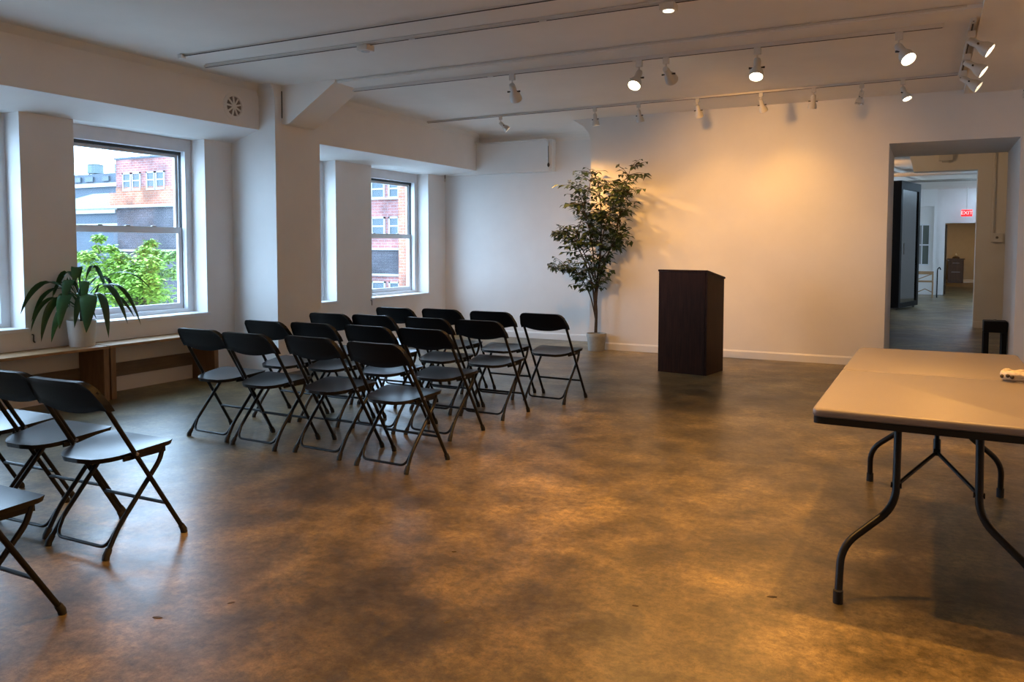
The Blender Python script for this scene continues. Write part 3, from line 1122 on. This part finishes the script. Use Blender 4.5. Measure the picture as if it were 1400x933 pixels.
b.tube([(-6.2, 5.60, CZ-0.008), (3.0, 5.68, CZ-0.008)], 0.008, 6)
tag(b.build('ceiling_conduit', M['track'], None, True), 'thin painted conduit beside the second ceiling track', 'conduit')
b = MB()
b.tube([(-5.6, 6.745, CZ-0.010), (0.2, 6.745, CZ-0.010)], 0.009, 6)
tag(b.build('ceiling_conduit', M['track'], None, True), 'painted conduit along the near edge of the ceiling beam', 'conduit')


def lamp(lab, x, y_, aim, state, ztop=ZT, energy=0, angle=75, size=1.0, stem=0.075, blend=0.75, shade='lamp_white', soft=0.035):
    """track head: adapter, stem, yoke, bell shade on a pivot, two thumb screws, lens, and its beam"""
    t = thing('track_lamp', lab, 'lamp', (x, y_, ztop-0.002), 0, 'track lamps')
    s = size
    b = MB()
    b.box(-0.022*s, 0.022*s, -0.014*s, 0.014*s, -0.045*s, 0, bevel=0.004)
    b.build('adapter', M['lamp_white'], t)
    b = MB()
    b.tube([(0, 0, -0.045*s), (0, 0, -stem*s-0.012*s)], 0.006*s, 8)
    b.build('stem', M['lamp_white'], t, True)
    piv = Vector((0, 0, -stem*s-0.012*s))
    d = (Vector(aim)-Vector((x, y_, ztop))-piv).normalized()
    R = Matrix.Translation(piv) @ d.to_track_quat('Z', 'Y').to_matrix().to_4x4()
    b = MB()
    b.lathe([(0.0, -0.020*s), (0.020*s, -0.016*s), (0.024*s, 0.0), (0.024*s, 0.045*s), (0.030*s, 0.062*s), (0.042*s, 0.085*s), (0.047*s, 0.118*s), (0.047*s, 0.128*s), (0.043*s, 0.128*s), (0.040*s, 0.112*s)], 20, R, cap0=False, cap1=False)
    sh = b.build('shade', M[shade], t, True)
    b = MB()
    b.lathe([(0.0, 0.120*s), (0.025*s, 0.117*s), (0.0425*s, 0.112*s)], 20, R, cap0=False, cap1=False)
    b.build('lens', M[{'on': 'lens_on', 'dim': 'lens_dim', 'off': 'lens_off'}[state]], sh, True)
    for k in (-1, 1):
        b = MB()
        b.tube([R @ Vector((k*0.024*s, 0, 0.052*s)), R @ Vector((k*0.050*s, 0, 0.052*s))], [0.004*s, 0.007*s], 8)
        b.build('thumb_screw', M['cloth_dark'], t, True)
    if energy:
        l = spot('beam', (0, 0, 0), (0, 0, -1), energy, angle, blend, WARM, soft)
        l.parent = t
        l.matrix_parent_inverse = Matrix.Identity(4)
        l.location = R @ Vector((0, 0, 0.14*s))
        l.rotation_euler = d.to_track_quat('-Z', 'Y').to_euler()
    return t


def on(T, x):
    f = (x-T[0][0])/(T[1][0]-T[0][0])
    return x, T[0][1]+f*(T[1][1]-T[0][1])


lamp('dimly lit bell lamp, leftmost on the beam track', *on(T2, -3.66), (-4.1, 9.6, 0.9), 'on', ztop=ZB, energy=150, angle=85, size=1.3)
lamp('brightest lit lamp on the beam track, glowing towards the camera', *on(T2, -2.37), (-2.5, 5.9, 1.5), 'on', ztop=ZB, energy=45, angle=95, size=1.3)
lamp('grey lamp seen from behind on the beam track, right beside the brightest one', *on(T2, -2.12), (-1.85, 10.33, 1.60), 'on', ztop=ZB, energy=290, angle=78, blend=1.0, soft=0.10, size=1.25)
lamp('lit lamp in the middle of the beam track, aimed down past the lectern', *on(T2, -1.33), (-1.2, 5.6, 0.2), 'on', ztop=ZB, energy=55, angle=95, size=1.3)
lamp('lit lamp at the right end of the beam track, turned to the right', *on(T2, -0.25), (0.55, 6.2, 1.7), 'on', ztop=ZB, energy=90, angle=90, size=1.3)
lamp('round lamp turned away, leftmost on the track by the back wall', *on(T3, -5.07), (-3.60, 10.33, 1.45), 'dim', energy=270, angle=60, blend=0.8, soft=0.015)
lamp('lit lamp on the back-wall track above the ficus tree', *on(T3, -3.72), (-3.6, 9.8, 0.4), 'dim', energy=60, angle=95)
lamp('unlit lamp on the back-wall track, just right of the lit one above the ficus', *on(T3, -3.15), (-2.9, 10.1, 0.9), 'off')
lamp('lamp on the back-wall track facing the wall, above and left of the lectern', *on(T3, -2.43), (-2.28, 10.33, 1.45), 'dim', energy=26, angle=86, blend=1.0, soft=0.05)
lamp('lamp on the back-wall track facing the wall, above and right of the lectern', *on(T3, -1.71), (-1.42, 10.33, 1.65), 'dim', energy=36, angle=82, blend=1.0, soft=0.05)
lamp('unlit lamp on the back-wall track, third from its right end', *on(T3, -1.15), (-1.5, 9.9, 0.7), 'off')
lamp('clear glass unlit lamp on the back-wall track, second from its right end', *on(T3, -0.67), (-1.1, 9.4, 0.7), 'off', shade='lamp_clear')
lamp('lit lamp at the right end of the back-wall track', *on(T3, -0.28), (0.7, 8.6, 0.6), 'on', energy=70, angle=95)
for k, (yy, lab, st, en) in enumerate(((7.34, 'lit lamp on the short right track, nearest the camera', 'on', 70), (8.18, 'lit lamp on the short right track, middle of its three', 'on', 70), (8.93, 'lamp on the short right track, farthest of its three, lens edge-on', 'dim', 40))):
    lamp(lab, T4[0][0]+0.0, yy, (2.6, yy-0.35, 1.3), st, ztop=ZT-0.03, energy=en, angle=105, stem=0.05, size=1.25)
# small pieces on the second track
for (xx, lab, lit) in ((-4.35, 'small white box fitting on the second track at the left', False), (-1.69, 'white box fitting at the top edge of the photo, on the second track', True)):
    yy = on(T1, xx)[1]
    t = thing('track_box', lab, 'fitting', (xx, yy, CZ-0.019), 0, 'box fittings on the second track')
    b = MB()
    b.box(-0.055, 0.055, -0.055, 0.055, -0.05, 0.0, bevel=0.008)
    b.build('housing', M['lamp_white'], t)
    b = MB()
    b.lathe([(0.0, -0.054), (0.036, -0.054), (0.040, -0.049)], 20, cap0=False, cap1=False)
    b.build('lens', M['lens_dim' if lit else 'lens_off'], t)
lamp('small dark hanging lamp at the right edge near the back wall', 0.84, 9.75, (0.9, 9.7, 1.0), 'off', ztop=CZ-0.045, size=0.8, shade='track')

# ------------------------------------------------------------------ small wall pieces
v = thing('round_vent', 'round white wall vent with eight spokes on the header above the windows', 'vent', (XH1, 6.255, 2.875))
v.scale = (1, 1.2, 1.2)
RM = Matrix.Rotation(PI/2, 4, 'Y')
b = MB()
b.lathe([(0.118, 0.0), (0.118, 0.006), (0.108, 0.014), (0.088, 0.016), (0.084, 0.010), (0.084, 0.0)], 36, RM, cap0=False, cap1=False)
b.build('rim', M['wall'], v, True)
b = MB()
b.lathe([(0.0, 0.002), (0.086, 0.002)], 30, RM, cap0=False, cap1=False)
b.build('opening', M['vent_mesh'], v)
b = MB()
b.lathe([(0.020, 0.002), (0.020, 0.013), (0.0, 0.014)], 16, RM, cap0=False, cap1=False)
b.build('hub', M['wall'], v, True)
for k in range(9):
    b = MB()
    b.box(0.003, 0.012, -0.0075, 0.0075, 0.018, 0.087, mat=Matrix.Rotation(k*2*PI/9+0.1, 4, 'X'))
    b.build('spoke', M['wall'], v)

b = MB()
b.tube(fillet([(XP-0.02, YL-0.18, 3.02), (XP+0.12, YL-0.145, 2.995), (-5.10, YL-0.145, 3.005), (-5.06, YL-0.145, 2.96), (-5.06, YL-0.145, 2.56)], 0.05, 5), 0.012, 8)
tag(b.build('wall_conduit', M['wall'], None, True), 'white conduit bent down the corner of the alcove bulkhead', 'conduit')
b = MB()
b.lathe([(0.002, 0.06), (0.012, 0.045), (0.020, 0.02), (0.014, 0.0), (0.003, -0.012)], 12, Matrix.Translation((-5.045, YL-0.165, 2.60)))
b.tube([(-5.045, YL-0.165, 2.65), (-5.05, YL-0.165, 2.90)], 0.004, 6)
tag(b.build('cord_weight', M['cloth_dark'], None, True), 'small dark weight hanging on a cord at the alcove bulkhead', 'weight')
hk = thing('sensor_bracket', 'small dark metal bracket under the soffit in the alcove corner', 'bracket', (-6.86, 10.95, 2.545))
b = MB()
b.tube([(0, 0, 0), (0, 0, -0.07)], 0.010, 8)
b.build('stem', M['metal'], hk, True)
b = MB()
b.lathe([(0.012, -0.11), (0.016, -0.09), (0.012, -0.06)], 10)
b.build('tip', M['lamp_white'], hk, True)
for (yy, zz, lab) in ((9.12, 0.62, 'small dark hook on the wall below the sill of the right window'), (4.30, 0.60, 'small hook under the sill corner at the left, above the plant bench')):
    b = MB()
    b.tube(fillet([(XW, yy, zz+0.03), (XW+0.02, yy, zz+0.03), (XW+0.02, yy, zz-0.03), (XW+0.005, yy+0.02, zz-0.04)], 0.01, 3), 0.006, 6)
    tag(b.build('wall_hook', M['cloth_dark'], None, True), lab, 'hook')
op = thing('wall_outlet', 'ivory wall outlet low on the window wall behind the chairs', 'outlet', (XW, 9.55, 0.36))
b = MB()
b.box(0, 0.006, -0.06, 0.06, -0.06, 0.06, bevel=0.003)
b.build('plate', M['plate'], op)
for k in (-1, 1):
    b = MB()
    b.box(0.005, 0.008, k*0.028-0.016, k*0.028+0.016, -0.03, 0.03, bevel=0.002)
    b.build('socket', M['vent_dark'], op)

# ------------------------------------------------------------------ things seen through the doorway
st = thing('black_stool', 'small black square stool in the doorway beside the right jamb', 'stool', (0.725, 11.1, 0))
b = MB()
b.box(-0.122, 0.122, -0.122, 0.122, 0.40, 0.535, bevel=0.012)
b.build('seat', M['black'], st)
for sx in (-1, 1):
    for sy in (-1, 1):
        b = MB()
        b.box(sx*0.092-0.028, sx*0.092+0.028, sy*0.092-0.028, sy*0.092+0.028, 0, 0.40)
        b.build('leg', M['black'], st)
b = MB()
b.lathe([(0.0, 0.552), (0.016, 0.549), (0.018, 0.535)], 12, cap0=False, cap1=False)
b.build('button', M['metal'], st, True)

sb = thing('switch_box', 'pale wall switch box under a conduit, right of the inner doorway', 'switch box', (1.04, YI, 1.574))
b = MB()
b.box(-0.088, 0.088, -0.07, 0, -0.075, 0.075, bevel=0.006)
b.build('box', M['wall'], sb)
b = MB()
b.lathe([(0.0, 0.012), (0.02, 0.01), (0.022, 0)], 14, Matrix.Translation((0, -0.07, 0)) @ Matrix.Rotation(PI/2, 4, 'X'), cap0=False, cap1=False)
b.build('knob', M['metal'], sb, True)
b = MB()
b.tube([(-0.07, -0.03, 0.07), (-0.07, -0.03, 1.5)], 0.022, 8)
b.build('conduit', M['wall'], sb, True)
b = MB()
b.box(0.12, 0.34, YI-0.12, YI, 2.92, 3.06, bevel=0.01)
em = tag(b.build('emergency_light', M['lamp_white']), 'white emergency light box above the inner doorway', 'lamp')
b = MB()
b.box(0.17, 0.27, YI-0.118, YI-0.05, 2.895, 2.925)
b.build('lens', M['lens_off'], em)

cb = thing('tall_black_cabinet', 'tall black cabinet with a glass door on its side, left in the doorway', 'cabinet', (-0.522, 20.53, 0), math.radians(-14))
b = MB()
b.box(-0.3, 0.09, -0.72, 0.80, 0.05, 2.88)
b.build('body', M['black'], cb)
b = MB()
b.box(0.09, 0.14, -0.72, -0.60, 0.05, 2.88).box(0.09, 0.14, 0.66, 0.80, 0.05, 2.88).box(0.09, 0.14, -0.60, 0.66, 2.70, 2.88).box(0.09, 0.14, -0.60, 0.66, 0.05, 0.16)
dr = b.build('door', M['black'], cb)
b = MB()
b.box(0.09, 0.115, -0.60, 0.66, 0.16, 2.70)
b.build('pane', M['black_glass'], dr)
b = MB()
b.tube([(0.16, -0.5, 1.25), (0.16, -0.5, 1.5)], 0.012, 8)
b.build('handle', M['metal'], dr, True)
for yy in (-0.66, 0.72):
    for xx in (-0.24, 0.06):
        b = MB()
        b.lathe([(0.03, 0), (0.03, 0.05)], 12, Matrix.Translation((xx, yy, 0)))
        b.build('foot', M['metal'], cb, True)

b = MB()
b.tube([(-2.8, 18.9, 2.93), (1.5, 18.9, 2.93)], 0.045, 10)
tag(b.build('ceiling_pipe', M['wall'], None, True), 'thick pale pipe across the ceiling beyond the inner doorway', 'pipe')
b = MB()
b.tube([(-2.8, 21.2, 2.95), (1.5, 21.2, 2.95)], 0.03, 8)
tag(b.build('ceiling_rail', M['track'], None, True), 'thin brown rail across the ceiling behind the thick pipe', 'rail')
b = MB()
b.tube([(-1.6, 17.2, 3.05), (-0.75, 19.4, 3.05), (-0.2, 22.5, 3.05)], 0.03, 8)
tag(b.build('ceiling_conduit', M['track'], None, True), 'slanting conduit on the lit ceiling above the black cabinet', 'conduit')

ex = thing('exit_sign', 'lit red EXIT sign hanging above the far doorway', 'sign', (0.945, YF-0.5, 2.39))
b = MB()
b.box(-0.14, 0.14, -0.025, 0.025, -0.095, 0.095, bevel=0.008)
b.build('housing', M['exit_red'], ex)
fc = bpy.data.curves.new('exit_text', 'FONT')
fc.body = 'EXIT'
fc.size = 0.145
fc.align_x, fc.align_y = 'CENTER', 'CENTER'
fc.extrude = 0.004
fo = bpy.data.objects.new('exit_text', fc)
COL.objects.link(fo)
dg = bpy.context.evaluated_depsgraph_get()
me = bpy.data.meshes.new_from_object(fo.evaluated_get(dg))
bpy.data.objects.remove(fo)
me.materials.clear()
me.materials.append(M['exit_white'])
lt = bpy.data.objects.new('letters', me)
COL.objects.link(lt)
lt.parent = ex
lt.location = (0, -0.030, 0)
lt.rotation_euler = (PI/2, 0, 0)
b = MB()
b.tube([(0, 0, 0.09), (0, 0, 0.73)], 0.012, 8)
b.build('hanger', M['lamp_white'], ex, True)

bc = thing('brown_cabinet', 'small dark brown cabinet at the end of the farthest room', 'cabinet', (0.98, 36.55, 0))
b = MB()
b.box(-0.27, 0.27, -0.2, 0.22, 0, 0.93)
b.build('body', M['cab_brown'], bc)
b = MB()
b.box(-0.31, 0.31, -0.24, 0.24, 0.93, 0.97)
b.build('top', M['cab_brown'], bc)
b = MB()
b.box(-0.23, 0.23, -0.225, -0.20, 0.70, 0.88)
dw = b.build('drawer', M['cab_brown'], bc)
b = MB()
b.box(-0.12, 0.12, -0.24, -0.225, 0.78, 0.80)
b.build('pull', M['metal'], dw)
b = MB()
b.box(-0.23, 0.23, -0.225, -0.20, 0.06, 0.66)
dw = b.build('door', M['cab_brown'], bc)
b = MB()
b.box(-0.15, 0.15, -0.235, -0.225, 0.42, 0.45)
b.build('pull', M['metal'], dw)
orn = thing('ornament', 'small ornament on a base standing on the farthest brown cabinet', 'ornament', (0.98, 36.5, 0.97))
b = MB()
b.lathe([(0.13, 0), (0.13, 0.04), (0.09, 0.07), (0.03, 0.09)], 14)
b.build('base', M['cab_brown'], orn, True)
b = MB()
b.lathe([(0.02, 0.08), (0.05, 0.11), (0.05, 0.15), (0.015, 0.19), (0.004, 0.23)], 12)
b.build('figure', M['plate'], orn, True)
b = MB()
b.lathe([(0.0, 2.66), (0.12, 2.66), (0.12, 2.70)], 16, Matrix.Translation((1.27, 35.4, 0)), cap0=False)
tag(b.build('added_ceiling_light', M['lens_dim'], None, True), 'small unseen ceiling light added to light the farthest room', 'lamp')  # fixture added for the end room's light, out of view

wc = thing('wooden_side_chair', 'small pale wooden frame chair in front of the far window', 'chair', (-0.06, 25.5, 0))
for sx in (-1, 1):
    for sy in (-1, 1):
        b = MB()
        b.box(sx*0.19-0.02, sx*0.19+0.02, sy*0.18-0.02, sy*0.18+0.02, 0, 0.72 if sy > 0 else 0.45)
        b.build('leg', M['oak'], wc)
b = MB()
b.box(-0.21, 0.21, -0.21, 0.2, 0.43, 0.47, bevel=0.008)
b.build('seat', M['oak'], wc)
b = MB()
b.box(-0.21, 0.21, 0.165, 0.195, 0.64, 0.73, bevel=0.006)
b.build('back_rail', M['oak'], wc)
b = MB()
b.tube([(-0.18, 0.18, 0.5), (0.18, 0.18, 0.66)], 0.014, 6)
b.build('brace', M['oak'], wc, True)
b = MB()
b.tube([(-0.19, -0.18, 0.15), (0.0, -0.1, 0.24), (0.19, -0.18, 0.15)], 0.014, 6)
b.build('brace', M['oak'], wc, True)
ck = MB()
ck.tube(fillet([(0.24, 25.4, 0.0), (0.24, 25.4, 0.8), (0.29, 25.4, 0.86), (0.32, 25.4, 0.78)], 0.03, 4), 0.014, 8)
tag(ck.build('walking_cane', M['black'], None, True), 'thin dark crook-handled cane standing beside the pale wooden chair', 'cane')

# ------------------------------------------------------------------ outside
b = MB()
b.box(-140, -8, -60, 120, -12.2, -12)
struct(b.build('ground', M['asphalt']))
K = 2.3
YO = 22*K


def ox(x):
    return x*K


def oz(z):
    return 1.4+(z-1.4)*K


def far_window(par, x0, x1, z0, z1, y=YO, sashes=2):
    cx = (x0+x1)/2
    b = MB()
    f = 0.13
    b.box(x0, x1, y-0.12, y+0.1, z0-0.18, z0).box(x0, x1, y-0.1, y+0.1, z1-f, z1).box(x0, x0+f, y-0.1, y+0.1, z0, z1).box(x1-f, x1, y-0.1, y+0.1, z0, z1)
    b.box(x0+f, x1-f, y-0.08, y+0.1, (z0+z1)/2-0.06, (z0+z1)/2+0.06)
    o = b.build('window', M['far_white'], par)
    b = MB()
    b.box(x0+f, x1-f, y-0.03, y+0.1, z0, (z0+z1)/2-0.06)
    b.build('pane', M['far_glass'], o)
    b = MB()
    b.box(x0+f, x1-f, y-0.03, y+0.1, (z0+z1)/2+0.06, z1-f)
    b.build('pane', M['far_glass'], o)
    return o


# corner building seen through the big left window
xa, xb2 = ox(-29.62), ox(-24.0)
A = thing('brick_building', 'red brick building with paired white windows, seen through the left window', 'building', (xa, YO, -12))
inv = Matrix.Translation((-xa, -YO, 12))
kids = []
b = MB()
b.box(xa, xb2, YO, YO+10, oz(3.80), oz(4.99))
kids.append(b.build('upper_wall', M['brick'], A))
b = MB()
b.box(ox(-30.06), xb2, YO-0.05, YO+0.7, oz(3.08), oz(3.60))
b.box(xa, xb2, YO-0.05, YO+9.5, oz(3.60), oz(3.80))
kids.append(b.build('orange_wall', M['brick_orange'], A))
b = MB()
b.box(xa, xb2, YO, YO+9.5, -12, oz(2.98))
kids.append(b.build('lower_wall', M['brick_grey'], A))
b = MB()
b.box(ox(-30.15), xb2, YO-0.35, YO+0.1, oz(2.97), oz(3.08))
kids.append(b.build('ledge', M['stone'], A))
b = MB()
b.box(xa, xb2, YO-0.3, YO+0.1, oz(1.20), oz(1.29))
kids.append(b.build('ledge', M['stone'], A))
b = MB()
b.box(xa-0.1, xb2, YO-0.12, YO+0.3, oz(4.93), oz(5.01))
kids.append(b.build('coping', M['slate'], A))
for x0, x1 in ((-29.19, -28.68), (-28.62, -28.12), (-27.77, -27.28), (-27.22, -26.72), (-26.28, -25.8)):
    kids.append(far_window(A, ox(x0), ox(x1), oz(3.73), oz(4.38)))
b = MB()
b.tube([(ox(-27.0), YO+1, oz(4.95)), (ox(-27.0), YO+1, oz(5.35))], 0.06, 6)
kids.append(b.build('roof_pipe', M['tank'], A))
for o in kids:
    o.matrix_parent_inverse = inv
# low building to its left
Bq = thing('low_roofed_building', 'low building with a pale sloping roof left of the brick one', 'building', (ox(-33), YO+2, -12))
inv = Matrix.Translation((-ox(-33), -(YO+2), 12))
kids = []
b = MB()
b.prism([(YO+1.0, oz(3.02)), (YO+8, oz(3.95)), (YO+8, oz(3.85)), (YO+1.0, oz(2.95))], 0, ox(-36), ox(-30.15))
kids.append(b.build('roof', M['roof_grey'], Bq))
b = MB()
b.box(ox(-36), ox(-30.2), YO+1.2, YO+7.5, -12, oz(2.9))
kids.append(b.build('wall', M['slate'], Bq))
b = MB()
b.box(ox(-36), ox(-30.2), YO+0.8, YO+1.4, oz(2.80), oz(2.95))
kids.append(b.build('gutter', M['stone'], Bq))
b = MB()
b.box(ox(-36), ox(-30.2), YO+1.0, YO+1.3, oz(2.10), oz(2.38))
kids.append(b.build('band', M['stone'], Bq))
for o in kids:
    o.matrix_parent_inverse = inv
Cq = thing('slate_building', 'distant blue-grey flat building behind the sloping roof', 'building', (ox(-33), YO+14, -12))
inv = Matrix.Translation((-ox(-33), -(YO+14), 12))
kids = []
k2 = (YO+14)/22
b = MB()
b.box(-36*k2, -29.2*k2, YO+14, YO+22, -12, 1.4+(4.42-1.4)*k2)
kids.append(b.build('wall', M['slate'], Cq))
b = MB()
b.box(-36*k2, -29.2*k2, YO+13.6, YO+14, 1.4+(3.86-1.4)*k2, 1.4+(4.02-1.4)*k2)
kids.append(b.build('parapet', M['far_white'], Cq))
for x0, x1 in ((-31.5, -31.0), (-30.4, -30.0), (-32.2, -31.8)):
    b = MB()
    b.box(x0*k2, x1*k2, YO+13.8, YO+14.1, 1.4+(4.10-1.4)*k2, 1.4+(4.30-1.4)*k2)
    kids.append(b.build('window', M['far_glass'], Cq))
for o in kids:
    o.matrix_parent_inverse = inv
for (x0, x1, zt, lab) in ((-32.35, -31.35, 4.97, 'wooden roof tank on the distant building, the left one'), (-30.6, -29.85, 4.90, 'wooden roof tank on the distant building, beside the brick corner')):
    tk = thing('water_tank', lab, 'tank', ((x0+x1)/2*k2, YO+16, 1.4+(4.42-1.4)*k2))
    r = (x1-x0)*0.95
    hh = (zt-4.42)*k2
    b = MB()
    b.lathe([(r, 0.3), (r*0.96, hh*0.85)], 20)
    b.build('drum', M['tank'], tk, True)
    b = MB()
    b.lathe([(r*1.05, hh*0.85), (0.05, hh*1.02)], 20)
    b.build('lid', M['tank'], tk, True)
    for q in range(4):
        b = MB()
        a = q*PI/2+0.5
        b.tube([(r*0.8*math.cos(a), r*0.8*math.sin(a), 0), (r*0.8*math.cos(a), r*0.8*math.sin(a), 0.32)], 0.12, 6)
        b.build('leg', M['tank'], tk)
# building seen through the right window
xc0, xc1 = ox(-18.6), ox(-15.45)
Dq = thing('brick_apartment_house', 'brick house with rows of windows and grey band, seen through the right window', 'building', (xc0, YO, -12))
inv = Matrix.Translation((-xc0, -YO, 12))
kids = []
b = MB()
b.box(xc0, xc1, YO, YO+10, oz(1.36), oz(5.5))
b.box(xc0, xc1, YO, YO+10, -12, oz(0.44))
kids.append(b.build('wall', M['brick'], Dq))
b = MB()
b.box(xc0, xc1, YO-0.02, YO+9.9, oz(0.44), oz(1.36))
kids.append(b.build('painted_band', M['brick_grey'], Dq))
b = MB()
b.box(xc1, xc1+0.9, YO-0.5, YO+9.9, -12, oz(5.5))
kids.append(b.build('corner_pier', M['brick_orange'], Dq))
b = MB()
b.box(xc1+0.9, ox(-11), YO+1.5, YO+9.9, -12, oz(5.2))
kids.append(b.build('side_wall', M['brick_grey'], Dq))
for z in (1.32, 0.46, 3.0):
    b = MB()
    b.box(xc0, xc1, YO-0.25, YO+0.1, oz(z)-0.06, oz(z)+0.1)
    kids.append(b.build('ledge', M['stone'], Dq))
for (z0, z1) in ((3.07, 3.60), (1.79, 2.40), (-0.30, 0.25), (4.3, 4.9)):
    for x0, x1 in ((-16.70, -16.13), (-15.98, -15.55), (-17.9, -17.3)):
        kids.append(far_window(Dq, ox(x0), ox(x1), oz(z0), oz(z1)))
for o in kids:
    o.matrix_parent_inverse = inv


# street tree below the left window
def street_tree():
    Y = 16.0
    f = Y/22
    base = Vector((-28.5*f, Y, -12))
    t = thing('street_tree', 'bright green leafy tree outside the left window', 'tree', base)

    def q(x, z, d=0.0):
        return Vector((x*f, Y+d, 1.4+(z-1.4)*f)) - base
    b = MB()
    b.tube([(0, 0, 0), (0.1, 0, 6), q(-28.6, -1.5), q(-28.5, 0.2)], [0.16, 0.12, 0.08, 0.03], 8)
    blobs = [(-28.4, 1.55, .30), (-28.45, 1.25, .38), (-27.5, 1.0, .50), (-27.0, .75, .55), (-29.2, .9, .5), (-28.3, .75, .75), (-26.9, .35, .55), (-27.6, .25, .75), (-28.6, .1, .85), (-26.7, .15, .4),
             (-29.7, 1.3, .35), (-30.2, .75, .55), (-31.0, .95, .5), (-31.2, 1.75, .28), (-31.15, 1.3, .3), (-31.4, .4, .7), (-30.2, .1, .7), (-29.3, -.5, .9), (-27.7, -.5, .9), (-26.9, -.35, .6), (-30.8, -.5, .9), (-28.5, -1.3, 1.1), (-30.5, -1.4, 1.0), (-27.2, -1.3, .9), (-32.0, .0, .6), (-32.2, 1.0, .4), (-26.9, 1.05, .3), (-27.8, 1.15, .33), (-28.0, -.2, .9), (-29.0, .3, .8), (-29.8, -.1, .8), (-27.2, -.1, .7), (-28.9, -.7, 1.0), (-28.1, .3, .7)]
    for (x, z, r) in blobs:
        b.tube([q(-28.6, -1.0), q((x-28.6)/2, (z-1.3)/2+0.0), q(x, z)] if False else [q(-28.6, -1.2), q((x-28.6)/2, (z-1.2)/2-0.05), q(x, z)], [0.025, 0.018, 0.008], 5)
    b.build('trunk', M['bark'], t, True)
    b = MB()
    for (x, z, r) in blobs:
        c = q(x, z, rnd.uniform(-0.6, 0.6))
        rr = r*f*0.92
        for k in range(int(520*r)+60):
            d = Vector((rnd.gauss(0, 1), rnd.gauss(0, 1), rnd.gauss(0, 1)))
            d = d.normalized()*rr*rnd.uniform(0.35, 1.0)
            d.z *= 0.7
            p = c+d
            a = rnd.uniform(0, 2*PI)
            dd = Vector((math.cos(a), math.sin(a), rnd.uniform(-0.7, 0.2))).normalized()
            L_ = rnd.uniform(0.10, 0.17)
            b.strip([p, p+dd*L_*0.5, p+dd*L_], [0.01, L_*0.6, 0.01], dd.cross(Vector((rnd.uniform(-.4, .4), rnd.uniform(-.4, .4), 1))).normalized(), 0.2)
    stuff(b.build('foliage', M['tree_leaf'], t, True))


street_tree()
